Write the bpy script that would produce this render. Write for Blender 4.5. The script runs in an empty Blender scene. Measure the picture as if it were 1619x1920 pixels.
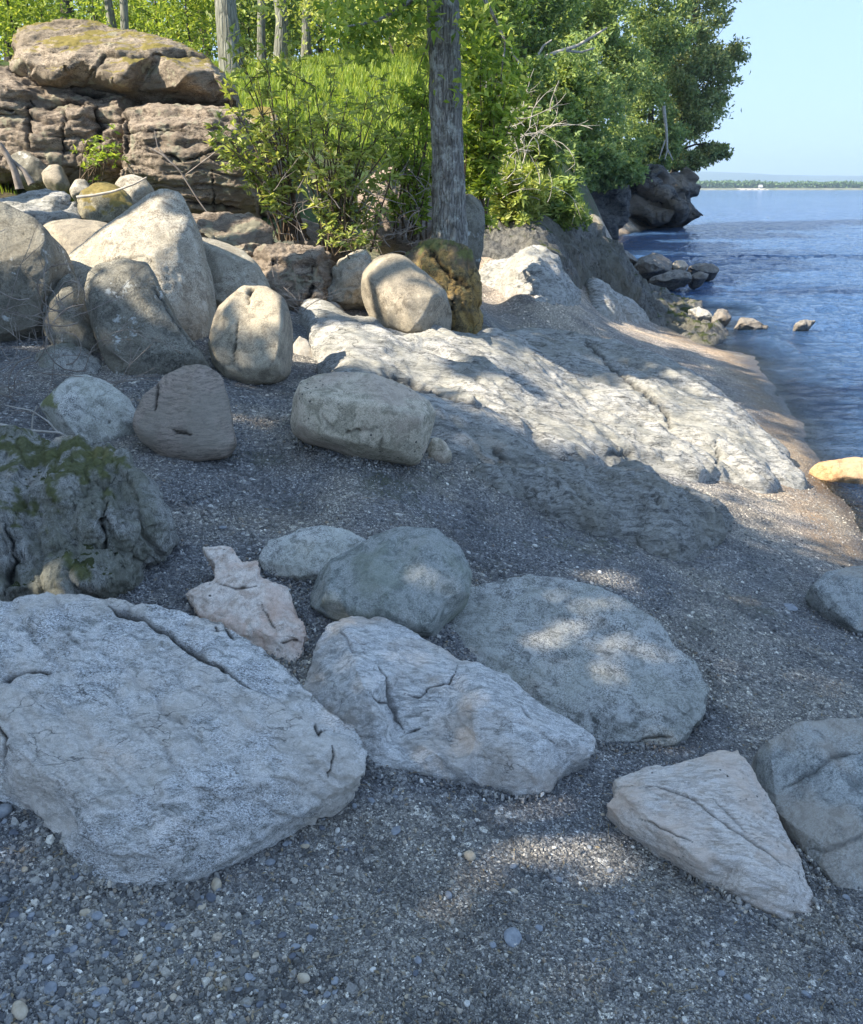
import bpy, math, random
import numpy as np
from mathutils import Vector
from mathutils.geometry import delaunay_2d_cdt
R = math.radians
C = bpy.context.scene.collection
SC = bpy.context.scene

# ------------------------------------------------------------------ camera, sky, sun, exposure
EYE = 2.2
F = 1575.0; CX = 809.5; CY = 960.0
HOR = 352.0
PITCH = math.atan((CY - HOR) / F)
cam = bpy.data.objects.new("camera", bpy.data.cameras.new("camera")); C.objects.link(cam)
cam.location = (0, 0, EYE); cam.rotation_euler = (math.pi / 2 - PITCH, 0, 0)
cam.data.sensor_fit = 'VERTICAL'; cam.data.angle = 2 * math.atan(CY / F)
cam.data.clip_start = 0.05; cam.data.clip_end = 20000
SC.camera = cam

SUN_EL = 43.0
SUN_DIR = Vector((-0.93 * math.cos(R(SUN_EL)), -0.36 * math.cos(R(SUN_EL)), math.sin(R(SUN_EL)))).normalized()
w = bpy.data.worlds.new("World"); SC.world = w; w.use_nodes = True
nt = w.node_tree
sky = nt.nodes.new("ShaderNodeTexSky"); sky.sky_type = 'NISHITA'; sky.sun_disc = False
sky.sun_elevation = R(SUN_EL); sky.sun_rotation = math.atan2(SUN_DIR.x, SUN_DIR.y) % (2 * math.pi)
sky.air_density = 1.0; sky.dust_density = 0.6; sky.ozone_density = 1.4; sky.altitude = 0
gm = nt.nodes.new("ShaderNodeGamma"); gm.inputs[1].default_value = 0.25; nt.links.new(sky.outputs[0], gm.inputs[0])
tn = nt.nodes.new("ShaderNodeMix"); tn.data_type = 'RGBA'; tn.blend_type = 'MULTIPLY'; tn.inputs[0].default_value = 1.0
nt.links.new(gm.outputs[0], tn.inputs[6]); tn.inputs[7].default_value = (0.54, 0.735, 1.05, 1)
nt.links.new(tn.outputs[2], nt.nodes["Background"].inputs[0])
nt.nodes["Background"].inputs[1].default_value = 0.15
sl = bpy.data.lights.new("sun", 'SUN'); sun = bpy.data.objects.new("sun", sl); C.objects.link(sun)
sl.energy = 2.35; sl.angle = R(0.53); sl.color = (1.0, 0.90, 0.74)
sun.rotation_euler = SUN_DIR.to_track_quat('Z', 'Y').to_euler(); sun.location = (-20, -10, 30)
vs = SC.view_settings
SC.display_settings.display_device = 'sRGB'
vs.view_transform = 'Standard'; vs.look = 'None'; vs.gamma = 1.0; vs.use_curve_mapping = False
vs.exposure = 2.55
SC.cycles.use_denoising = True
SC.cycles.max_bounces = 5; SC.cycles.diffuse_bounces = 3; SC.cycles.glossy_bounces = 2
SC.cycles.transmission_bounces = 3; SC.cycles.transparent_max_bounces = 6
SC.cycles.sample_clamp_indirect = 6.0
SC.cycles.caustics_reflective = False; SC.cycles.caustics_refractive = False

# ------------------------------------------------------------------ helpers: photograph pixel <-> world
ct, st = math.cos(PITCH), math.sin(PITCH)
def rays(uv):
    uv = np.asarray(uv, float).reshape(-1, 2)
    X = (uv[:, 0] - CX) / F; Y = -(uv[:, 1] - CY) / F
    return np.stack([X, ct + Y * st, -st + Y * ct], 1)
def at_z(u, v, z):
    d = rays((u, v))[0]; t = (z - EYE) / d[2]
    return np.array([d[0] * t, d[1] * t, z])
def at_y(u, v, y):
    d = rays((u, v))[0]; t = y / d[1]
    return np.array([d[0] * t, y, EYE + d[2] * t])
def project(P):
    P = np.asarray(P, float).reshape(-1, 3)
    q = P - np.array([0, 0, EYE])
    f_ = q[:, 1] * ct - q[:, 2] * st; up = q[:, 1] * st + q[:, 2] * ct
    f_ = np.maximum(f_, 1e-3)
    return np.stack([CX + F * q[:, 0] / f_, CY - F * up / f_], 1)

# ------------------------------------------------------------------ vectorised noise
def _hash(ix, iy, iz, seed):
    h = (ix * 374761393 + iy * 668265263 + iz * 2147483647 + seed * 1274126177) & 0xffffffff
    h = ((h ^ (h >> 13)) * 1274126177) & 0xffffffff
    h = h ^ (h >> 16)
    return h
def perlin(p, seed=0):
    p = np.asarray(p, float)
    i = np.floor(p).astype(np.int64); f = p - i
    u = f * f * f * (f * (f * 6 - 15) + 10)
    out = 0
    for dx in (0, 1):
        for dy in (0, 1):
            for dz in (0, 1):
                h = _hash(i[:, 0] + dx, i[:, 1] + dy, i[:, 2] + dz, seed)
                gx = ((h & 255) / 127.5 - 1); gy = (((h >> 8) & 255) / 127.5 - 1); gz = (((h >> 16) & 255) / 127.5 - 1)
                d = gx * (f[:, 0] - dx) + gy * (f[:, 1] - dy) + gz * (f[:, 2] - dz)
                wgt = (u[:, 0] if dx else 1 - u[:, 0]) * (u[:, 1] if dy else 1 - u[:, 1]) * (u[:, 2] if dz else 1 - u[:, 2])
                out = out + wgt * d
    return out
def fbm(p, octaves=4, seed=0, gain=0.5, ridged=False):
    a = 1.0; s = 0; q = np.array(p, float)
    for k in range(octaves):
        n = perlin(q, seed + k * 17)
        if ridged: n = 0.5 - np.abs(n) * 2
        s = s + a * n; a *= gain; q = q * 2.03 + 7.1
    return s

def strata(V, n, period, seed, wob=.35, along=1.2):
    n = np.array(n, float); n /= np.linalg.norm(n)
    ph = (V @ n) / period + wob * fbm(V * (.35 / period), 3, seed + 1) * 2
    k = np.floor(ph); f = ph - k
    off = perlin(V * along + k[:, None] * np.array([3.1, 7.7, 1.3]), seed + 5) * 2.2
    win = np.clip(np.minimum(f, 1 - f) * 7, 0, 1)
    return off * win - .45 * (1 - win)

# ------------------------------------------------------------------ helpers: objects
def tag(o, label=None, cat=None, group=None, kind=None):
    if label: o["label"] = label
    if cat: o["category"] = cat
    if group: o["group"] = group
    if kind: o["kind"] = kind
    return o
def empty(name, loc):
    o = bpy.data.objects.new(name, None); C.objects.link(o); o.location = loc; o.empty_display_size = 0.1
    return o
def mesh_obj(name, V, faces, mat, parent=None, origin=None, smooth=True, attrs=None, mats=None, midx=None):
    """faces: (n,k) array or list of index lists"""
    V = np.asarray(V, float)
    if origin is None: origin = np.zeros(3)
    origin = np.asarray(origin, float)
    me = bpy.data.meshes.new(name)
    if isinstance(faces, np.ndarray):
        k = faces.shape[1]; n = len(faces); loops = faces.ravel(); tot = np.full(n, k); start = np.arange(n) * k
    else:
        tot = np.array([len(f) for f in faces]); loops = np.array([i for f in faces for i in f]); start = np.concatenate([[0], np.cumsum(tot)[:-1]])
    me.vertices.add(len(V)); me.vertices.foreach_set("co", (V - origin).ravel())
    me.loops.add(len(loops)); me.loops.foreach_set("vertex_index", loops.astype(np.int32))
    me.polygons.add(len(tot)); me.polygons.foreach_set("loop_start", start.astype(np.int32))
    me.polygons.foreach_set("loop_total", tot.astype(np.int32))
    me.polygons.foreach_set("use_smooth", np.full(len(tot), bool(smooth)))
    if midx is not None: me.polygons.foreach_set("material_index", np.asarray(midx, np.int32))
    me.update(calc_edges=True); me.validate()
    if attrs:
        for an, av in attrs.items():
            a = me.attributes.new(an, 'FLOAT', 'POINT'); a.data.foreach_set("value", np.asarray(av, np.float32))
    for m_ in (mats or [mat]): me.materials.append(m_)
    o = bpy.data.objects.new(name, me); C.objects.link(o); o.location = origin
    if parent is not None:
        o.parent = parent; o.location = origin - np.array(parent.location)
    return o
def copy_thing(src, loc, rz=0.0, s=1.0):
    r = src.copy(); C.objects.link(r); r.location = loc; r.rotation_euler = (0, 0, rz); r.scale = (s, s, s)
    for ch in list(src.children):
        c = ch.copy(); C.objects.link(c); c.parent = r
    return r

# ------------------------------------------------------------------ materials
def newmat(name):
    m = bpy.data.materials.new(name); m.use_nodes = True
    return m, m.node_tree, m.node_tree.nodes["Principled BSDF"]
class NB:
    def __init__(s, nt): s.nt = nt
    def n(s, t, **k):
        x = s.nt.nodes.new(t)
        for a, b in k.items(): setattr(x, a, b)
        return x
    def l(s, a, b): s.nt.links.new(a, b)
    def noise(s, vec, scale, detail=5, rough=0.6, dist=0.0):
        x = s.n("ShaderNodeTexNoise"); x.inputs["Scale"].default_value = scale; x.inputs["Detail"].default_value = detail
        x.inputs["Roughness"].default_value = rough; x.inputs["Distortion"].default_value = dist
        s.l(vec, x.inputs["Vector"]); return x.outputs["Fac"]
    def voro(s, vec, scale, feature='F1', out="Distance", rnd=1.0):
        x = s.n("ShaderNodeTexVoronoi", feature=feature); x.inputs["Scale"].default_value = scale
        x.inputs["Randomness"].default_value = rnd
        s.l(vec, x.inputs["Vector"]); return x.outputs[out]
    def ramp(s, fac, stops, interp='LINEAR'):
        x = s.n("ShaderNodeValToRGB"); x.color_ramp.interpolation = interp
        el = x.color_ramp.elements
        while len(el) < len(stops): el.new(0.5)
        for e, (p, c) in zip(el, stops):
            e.position = p; e.color = (c, c, c, 1) if isinstance(c, (int, float)) else (*c, 1)
        s.l(fac, x.inputs[0]); return x.outputs[0]
    def mix(s, fac, a, b, mode='MIX'):
        x = s.n("ShaderNodeMix", data_type='RGBA', blend_type=mode)
        for i, v in ((0, fac), (6, a), (7, b)):
            if hasattr(v, 'links'): s.l(v, x.inputs[i])
            else: x.inputs[i].default_value = v if i == 0 else (*v, 1)
        return x.outputs[2]
    def math(s, op, a, b=0.0, c=0.0):
        x = s.n("ShaderNodeMath", operation=op)
        for i, v in enumerate((a, b, c)):
            if hasattr(v, 'links'): s.l(v, x.inputs[i])
            else: x.inputs[i].default_value = v
        return x.outputs[0]
    def attr(s, name):
        x = s.n("ShaderNodeAttribute"); x.attribute_name = name; return x.outputs["Fac"]
    def coords(s, scale=(1, 1, 1), rot=(0, 0, 0)):
        tc = s.n("ShaderNodeTexCoord"); oi = s.n("ShaderNodeObjectInfo")
        a = s.n("ShaderNodeVectorMath", operation='MULTIPLY_ADD')
        s.l(oi.outputs["Location"], a.inputs[0]); a.inputs[1].default_value = (3.7, 3.7, 3.7); s.l(tc.outputs["Object"], a.inputs[2])
        base = a.outputs[0]
        if scale == (1, 1, 1) and rot == (0, 0, 0): return base
        return s.remap(base, scale, rot)
    def remap(s, base, scale, rot=(0, 0, 0)):
        m = s.n("ShaderNodeMapping"); m.inputs["Scale"].default_value = scale; m.inputs["Rotation"].default_value = rot
        s.l(base, m.inputs[0]); return m.outputs[0]
    def bump(s, h, strength, dist, prev=None):
        b = s.n("ShaderNodeBump"); b.inputs["Strength"].default_value = strength; b.inputs["Distance"].default_value = dist
        s.l(h, b.inputs["Height"])
        if prev is not None: s.l(prev, b.inputs["Normal"])
        return b.outputs[0]

def rock_mat(name, light, dark, stain=None, size=1.0, speck=0.35, streak=(1, 1, 1), rot=(0, 0, 0), lichen=None, moss=None,
             crack=0.5, bump=1.0, stain_amt=0.5, rough=0.85, fine=1.0, dots=None, folia=.45):
    """size: metres that one large patch spans. light/dark: linear albedo."""
    m, nt, bs = newmat(name); b = NB(nt)
    co = b.coords(); cs = b.remap(co, streak, rot) if (streak != (1, 1, 1) or rot != (0, 0, 0)) else co
    big = b.noise(co, 1.3 / size, 4, 0.6, 0.3)
    med = b.noise(cs, 7.0 / size, 8, 0.68, 0.6)
    fin = b.noise(cs, 55.0 / size * fine, 6, 0.75)
    grit = b.noise(co, 210.0 / size * fine, 3, 0.7)
    mid_ = tuple(0.55 * a + 0.45 * c for a, c in zip(light, dark))
    col = b.ramp(med, [(0.42, dark), (0.48, mid_), (0.55, light)])
    f2 = b.ramp(fin, [(0.43, 0.0), (0.54, 1.0)])
    spk = b.math('MULTIPLY', b.ramp(b.noise(co, 4.5 / size, 4, .65), [(0.38, .25), (0.6, 1.0)]), speck * 1.25)
    col = b.mix(spk, col, b.mix(f2, tuple(c * 0.45 for c in dark), tuple(min(.85, c * 1.3) for c in light)))
    g2 = b.ramp(grit, [(0.38, 0.38), (0.5, 1.0), (0.62, 1.4)])
    col = b.mix(0.75, col, g2, 'MULTIPLY')
    if stain:
        sf = b.ramp(big, [(0.45, 0.0), (0.58, stain_amt)])
        col = b.mix(sf, col, stain)
    # wavy foliation lines
    fo = b.noise(cs, 2.2 / size, 6, 0.6, 1.4); fa = b.math('ABSOLUTE', b.math('SUBTRACT', b.math('FRACT', b.math('MULTIPLY', fo, 9.0)), 0.5))
    fl_ = b.ramp(fa, [(0.0, 1.0), (0.09, 0.0)])
    flm = b.math('MULTIPLY', fl_, b.ramp(b.noise(co, 3.0 / size, 4, .7), [(0.45, 0.0), (0.6, 1.0)]))
    flm = b.math('MULTIPLY', flm, folia)
    col = b.mix(flm, col, tuple(c * 0.5 for c in dark))
    # thin veins / hairline cracks
    wv = b.n("ShaderNodeVectorMath", operation='ADD')
    nz = b.n("ShaderNodeTexNoise"); nz.inputs["Scale"].default_value = 3.0 / size; nz.inputs["Detail"].default_value = 5; b.l(cs, nz.inputs["Vector"])
    sc_ = b.n("ShaderNodeVectorMath", operation='SCALE'); sc_.inputs["Scale"].default_value = 0.55 * size
    b.l(nz.outputs["Color"], sc_.inputs[0]); b.l(cs, wv.inputs[0]); b.l(sc_.outputs[0], wv.inputs[1])
    ve = b.voro(wv.outputs[0], 2.6 / size, 'DISTANCE_TO_EDGE')
    vline = b.ramp(ve, [(0.0, 1.0), (0.022, 0.0)])
    vmask = b.math('MULTIPLY', vline, b.ramp(b.noise(co, 4.0 / size, 3), [(0.47, 0.0), (0.6, 1.0)]))
    vmask = b.math('MULTIPLY', vmask, crack)
    col = b.mix(vmask, col, tuple(c * 0.28 for c in dark))
    if dots:
        dd = b.voro(co, dots[1], 'F1'); dm = b.ramp(dd, [(0.10, 1.0), (0.2, 0.0)])
        dm = b.math('MULTIPLY', dm, b.ramp(b.noise(co, dots[1] * 0.12, 2), [(0.5, 0.0), (0.6, 1.0)]))
        col = b.mix(dm, col, dots[0])
    if lichen:
        lc, amt, ls = lichen
        l1 = b.noise(co, ls, 7, 0.72, 0.2)
        lm = b.ramp(l1, [(0.66 - amt * 0.3, 0.0), (0.71 - amt * 0.3, 0.9)])
        col = b.mix(lm, col, lc)
    if moss:
        mc, amt, ms = moss
        g = b.n("ShaderNodeNewGeometry"); sp = b.n("ShaderNodeSeparateXYZ"); b.l(g.outputs["Normal"], sp.inputs[0])
        m1 = b.noise(co, ms, 6, 0.7)
        s_ = b.math('ADD', b.math('MULTIPLY', sp.outputs[2], 0.45), m1)
        mm = b.ramp(s_, [(0.98 - amt * 0.5, 0.0), (1.05 - amt * 0.5, 1.0)])
        mcol = b.mix(b.noise(co, ms * 9, 4), tuple(c * 0.45 for c in mc), tuple(c * 1.6 for c in mc))
        col = b.mix(mm, col, mcol)
    ca = b.attr("crack")
    col = b.mix(ca, col, tuple(c * 0.12 for c in dark))
    col = b.mix(b.attr("moss"), col, b.mix(b.noise(co, 30 / size, 5), (0.05, 0.062, 0.022), (0.26, 0.27, 0.09)))
    b.l(col, bs.inputs["Base Color"]); bs.inputs["Roughness"].default_value = rough
    bs.inputs["Specular IOR Level"].default_value = 0.25
    h = b.math('MULTIPLY', med, 1.0)
    nb = b.bump(h, 0.55 * bump, 0.05 * size)
    nb = b.bump(b.math('SUBTRACT', 1.0, flm), 0.7 * bump, 0.012 * size, nb)
    nb = b.bump(fin, 0.75 * bump, 0.014 * size, nb)
    nb = b.bump(grit, 0.6 * bump, 0.004 * size, nb)
    nb = b.bump(b.math('SUBTRACT', 1.0, vmask), 0.5 * bump, 0.008 * size, nb)
    b.l(nb, bs.inputs["Normal"])
    return m

def leaf_mat(name, cols, trans=0.45, rough=0.5):
    m, nt, bs = newmat(name); b = NB(nt)
    g = b.n("ShaderNodeNewGeometry")
    r = g.outputs["Random Per Island"]
    n_ = len(cols)
    col = b.ramp(r, [(i / (n_ - 1), c) for i, c in enumerate(cols)])
    tr = b.n("ShaderNodeBsdfTranslucent"); mx = b.n("ShaderNodeMixShader"); mx.inputs[0].default_value = trans
    tcol = b.mix(1.0, col, (1.3, 1.2, 0.6), 'MULTIPLY')
    b.l(col, bs.inputs["Base Color"]); b.l(tcol, tr.inputs[0]); bs.inputs["Roughness"].default_value = rough
    bs.inputs["Specular IOR Level"].default_value = 0.3
    b.l(bs.outputs[0], mx.inputs[1]); b.l(tr.outputs[0], mx.inputs[2])
    b.l(mx.outputs[0], nt.nodes["Material Output"].inputs["Surface"])
    return m
def bark_mat(name, a, c, scale=14, stretch=0.16, lich=None):
    m, nt, bs = newmat(name); b = NB(nt)
    co = b.coords((1, 1, stretch)); c2 = b.coords()
    n1 = b.noise(co, scale, 8, 0.7, 0.5); v = b.voro(co, scale * 2.2, 'DISTANCE_TO_EDGE')
    col = b.ramp(n1, [(0.32, a), (0.62, c)])
    col = b.mix(0.7, col, b.ramp(v, [(0.0, 0.35), (0.12, 1.0)]), 'MULTIPLY')
    if lich: col = b.mix(b.ramp(b.noise(c2, 9, 6, 0.75), [(0.5, 0.0), (0.6, 0.75)]), col, lich)
    b.l(col, bs.inputs["Base Color"]); bs.inputs["Roughness"].default_value = 0.9
    bs.inputs["Specular IOR Level"].default_value = 0.2
    nb = b.bump(n1, 0.8, 0.03); nb = b.bump(b.ramp(v, [(0, 0.0), (0.2, 1.0)]), 0.9, 0.012, nb)
    b.l(nb, bs.inputs["Normal"]); return m

# ------------------------------------------------------------------ height fields
def warp(P):
    P = np.asarray(P, float); yy = np.maximum(P[:, 1] + 4.0, 0.4)
    return np.stack([P[:, 0] / yy * 2.0, np.log(yy)], 1)
class TPS:
    def __init__(s, P, z, lam=1e-4):
        s.Q = warp(P); n = len(z)
        A = s.k(s.Q, s.Q) + lam * np.eye(n)
        Pm = np.concatenate([np.ones((n, 1)), s.Q], 1)
        M = np.block([[A, Pm], [Pm.T, np.zeros((3, 3))]])
        sol = np.linalg.solve(M, np.concatenate([z, np.zeros(3)]))
        s.w = sol[:n]; s.a = sol[n:]
    def k(s, A, B):
        r2 = ((A[:, None, :] - B[None, :, :]) ** 2).sum(2) + 1e-9
        return 0.5 * r2 * np.log(r2)
    def __call__(s, P):
        P = np.asarray(P, float); out = np.empty(len(P))
        for i in range(0, len(P), 20000):
            Q = warp(P[i:i + 20000]); out[i:i + 20000] = s.k(Q, s.Q) @ s.w + s.a[0] + Q @ s.a[1:]
        return out
tp = [(0,1920,.64),(400,1920,.61),(809,1920,.58),(1200,1920,.54),(1619,1920,.5),(0,1560,.70),(400,1700,.62),(809,1600,.57),
 (1250,1600,.50),(1619,1600,.44),(300,1100,.80),(700,1250,.68),(1000,1200,.58),(1350,1250,.42),(1619,1250,.3),(250,950,.92),
 (550,950,.86),(850,1000,.74),(1150,1080,.55),(1400,1100,.36),(1619,1120,.16),(1650,1040,0),(1592,960,0),(1552,905,0),(1532,850,0),(1502,800,0),(1474,755,0),(1415,700,0),(1370,650,0),(1330,616,0),(1290,588,0),(1240,562,0),(1202,540,0),(1168,505,0),(1750,1000,-.12),(1660,900,-.13),(1620,800,-.15),(1550,710,-.15),(1450,635,-.15),(1380,590,-.15),(1430,850,.15),(1430,790,.13),(1385,725,.14),(330,870,1.0),
 (650,880,.95),(470,745,1.08),(850,900,.8),(100,830,1.05),(150,740,1.15),(0,650,1.32),(250,600,1.4),(550,620,1.2),(700,600,1.2),
 (880,630,1.05),(950,560,1.0),(1000,620,.8),(1150,680,.5),(1300,740,.25),(1400,800,.16),
 (1250,640,.3),(1150,600,.5),(1190,565,.12),(1150,480,0),(1118,450,0)]
wp = [(0.2,7.8,1.35),(-1,9,1.7),(-3,9,1.9),(-5,9,2.2),(-8,9,2.6),(-1,11,2.3),(-4,12,2.8),(-8,12,3.2),(1,10,1.25),(1.0,12.6,1.75),
 (1,14,2.8),(3,17,2.1),(3.6,22,2.3),(3.5,28,2.2),(5.3,28,.2),(5.6,36,0),(6.8,40,0),(9.3,44,0),(13,52,0),(16.5,60,-.3),(19,66,-1.3),(20,72,-1.4),(3,38,3.5),(5,45,4),(8,53,4.5),(12,61,4.5),(14,66,3.5),(-2,14,3.6),(-5,15,3.8),(-10,15,4.0),(1,16,3.5),(-3,20,4.4),(-12,22,4.8),(2,22,4.2),
 (-5,35,5.2),(3,35,4.6),(-30,35,6),(5,60,6),(-40,80,7),(-60,120,9),(10,110,7),
 (1.3,11,1.2),(1.5,12.3,1.5),(2.3,12.5,.72),(2.7,13.8,1.2),(3.3,13.3,.3),(3.4,15,.6),(3.2,16.5,1.5),
 (6,6,-.45),(10,10,-1),(8,15,-.8),(7,20,-.8),(10,27,-1),(14,42,-1.2),(24,62,-1.5),(24,80,-1.5),(30,40,-2),(60,60,-2),(60,120,-2),(30,100,-2),(26,119,-2),(42,119,-2),(20,92,-1.5),(17,105,-1.5),
 (5,1.5,-.35),(4.6,3.2,-.2),(8,-2,-1),(3.4,0,.1),(2.5,-2,.4),(-3,-2,.9),(-6,0,1.3),(-5,4,1.45),(-10,4,2),(-10,-2,1.6),(-3.4,2,.95),
 (0,-3,.6),(4,-3,0),(-20,10,4),(-20,-3,3),(20,0,-1.5),(20,-3,-1.5)]
TP = np.array([at_z(*t) for t in tp] + [np.array(t, float) for t in wp])
terr_s = TPS(TP[:, :2], TP[:, 2], 2e-4)
def terr(P):
    P = np.asarray(P, float)[:, :2]
    h = terr_s(P)
    q = np.concatenate([P, np.zeros((len(P), 1))], 1)
    h = h + 0.035 * fbm(q * 0.9, 3, 5) * np.clip(1.2, 0, 1) + 0.010 * fbm(q * 5.0, 3, 9) + 0.018 * fbm(q * 2.2, 3, 19) * np.clip((P[:, 1] - 4) / 3, 0, 1) + np.clip((P[:, 1] - 9) / 10, 0, 1) * 0.25 * fbm(q * 0.5, 3, 15)
    return h
def terr1(x, y): return float(terr([[x, y]])[0])
def hit(u, v, fn=None):
    """where the pixel's ray meets the ground"""
    d = rays((u, v))[0]
    t = np.concatenate([np.linspace(1.0, 12, 400), np.linspace(12.05, 60, 500)])
    P = np.array([0, 0, EYE]) + d[None, :] * t[:, None]
    h = (fn or terr)(P[:, :2])
    below = np.nonzero(P[:, 2] < h)[0]
    i = below[0] if len(below) else len(t) - 1
    return np.array([P[i, 0], P[i, 1], h[i]])

def grid_faces(nr, nc):
    i = np.arange(nr - 1)[:, None] * nc + np.arange(nc - 1)[None, :]
    i = i.ravel(); return np.stack([i, i + 1, i + 1 + nc, i + nc], 1)

# ------------------------------------------------------------------ boulders
def voxel(V, faces, vox):
    me = bpy.data.meshes.new("tmp"); me.from_pydata([tuple(v) for v in V], [], [tuple(f) for f in faces]); me.update()
    o = bpy.data.objects.new("tmp", me); C.objects.link(o)
    md = o.modifiers.new("r", 'REMESH'); md.mode = 'VOXEL'; md.voxel_size = vox; md.adaptivity = 0
    dg = bpy.context.evaluated_depsgraph_get(); ev = o.evaluated_get(dg); m2 = ev.to_mesh()
    n = len(m2.vertices); co = np.empty(n * 3); m2.vertices.foreach_get("co", co)
    npoly = len(m2.polygons); tot = np.empty(npoly, int); m2.polygons.foreach_get("loop_total", tot)
    lv = np.empty(int(tot.sum()), int); m2.loops.foreach_get("vertex_index", lv)
    ev.to_mesh_clear(); bpy.data.objects.remove(o); bpy.data.meshes.remove(me)
    assert (tot == 4).all()
    return co.reshape(-1, 3), lv.reshape(-1, 4)
def lap(V, Fq, it, lam=0.5):
    e = np.concatenate([Fq[:, [0, 1]], Fq[:, [1, 2]], Fq[:, [2, 3]], Fq[:, [3, 0]]])
    deg = np.bincount(e[:, 0], minlength=len(V)).astype(float) + np.bincount(e[:, 1], minlength=len(V))
    for _ in range(it):
        S = np.zeros_like(V)
        for c in range(3):
            S[:, c] = np.bincount(e[:, 0], V[e[:, 1], c], len(V)) + np.bincount(e[:, 1], V[e[:, 0], c], len(V))
        V = V + lam * (S / np.maximum(deg, 1)[:, None] - V)
    return V
def normals(V, Fq):
    n = np.cross(V[Fq[:, 2]] - V[Fq[:, 0]], V[Fq[:, 3]] - V[Fq[:, 1]])
    N = np.zeros_like(V)
    for k in range(4):
        for c in range(3): N[:, c] += np.bincount(Fq[:, k], n[:, c], len(V))
    return N / np.maximum(np.linalg.norm(N, axis=1), 1e-12)[:, None]
def polydist(P, poly):
    d = np.full(len(P), 1e9)
    for a, b_ in zip(poly[:-1], poly[1:]):
        a = np.array(a, float); b_ = np.array(b_, float); ab = b_ - a
        t = np.clip(((P - a) @ ab) / max(ab @ ab, 1e-9), 0, 1)
        d = np.minimum(d, np.linalg.norm(P - (a + t[:, None] * ab), axis=1))
    return d
def crack_prof(P, pl, wd):
    pl = [np.array(p, float) for p in pl]; n = len(pl) - 1; best = np.full(len(P), 1e9); tt = np.zeros(len(P))
    for k in range(n):
        a, b_ = pl[k], pl[k + 1]; ab = b_ - a; t = np.clip(((P - a) @ ab) / max(ab @ ab, 1e-9), 0, 1)
        d = np.linalg.norm(P - (a + t[:, None] * ab), axis=1); m_ = d < best; best[m_] = d[m_]; tt[m_] = (k + t[m_]) / n
    return best, wd * np.clip(np.sin(np.pi * np.clip(tt, .02, .98)) * 1.6, .25, 1)
def inside(pt, poly):
    x, y = pt[0], pt[1]; c = False; n = len(poly)
    for i in range(n):
        x1, y1 = poly[i][:2]; x2, y2 = poly[(i + 1) % n][:2]
        if (y1 > y) != (y2 > y) and x < (x2 - x1) * (y - y1) / (y2 - y1) + x1: c = not c
    return c
OUTS = {}
NEAR = ['cracked_boulder', 'pink_quartz_rock', 'speckled_stone', 'smooth_grey_boulder', 'flat_grey_boulder', 'white_ridged_boulder', 'tan_wedge_rock', 'right_grey_boulder', 'edge_boulder', 'mossy_rock', 'white_speckled_boulder', 'round_brown_slab', 'box_boulder']
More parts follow.
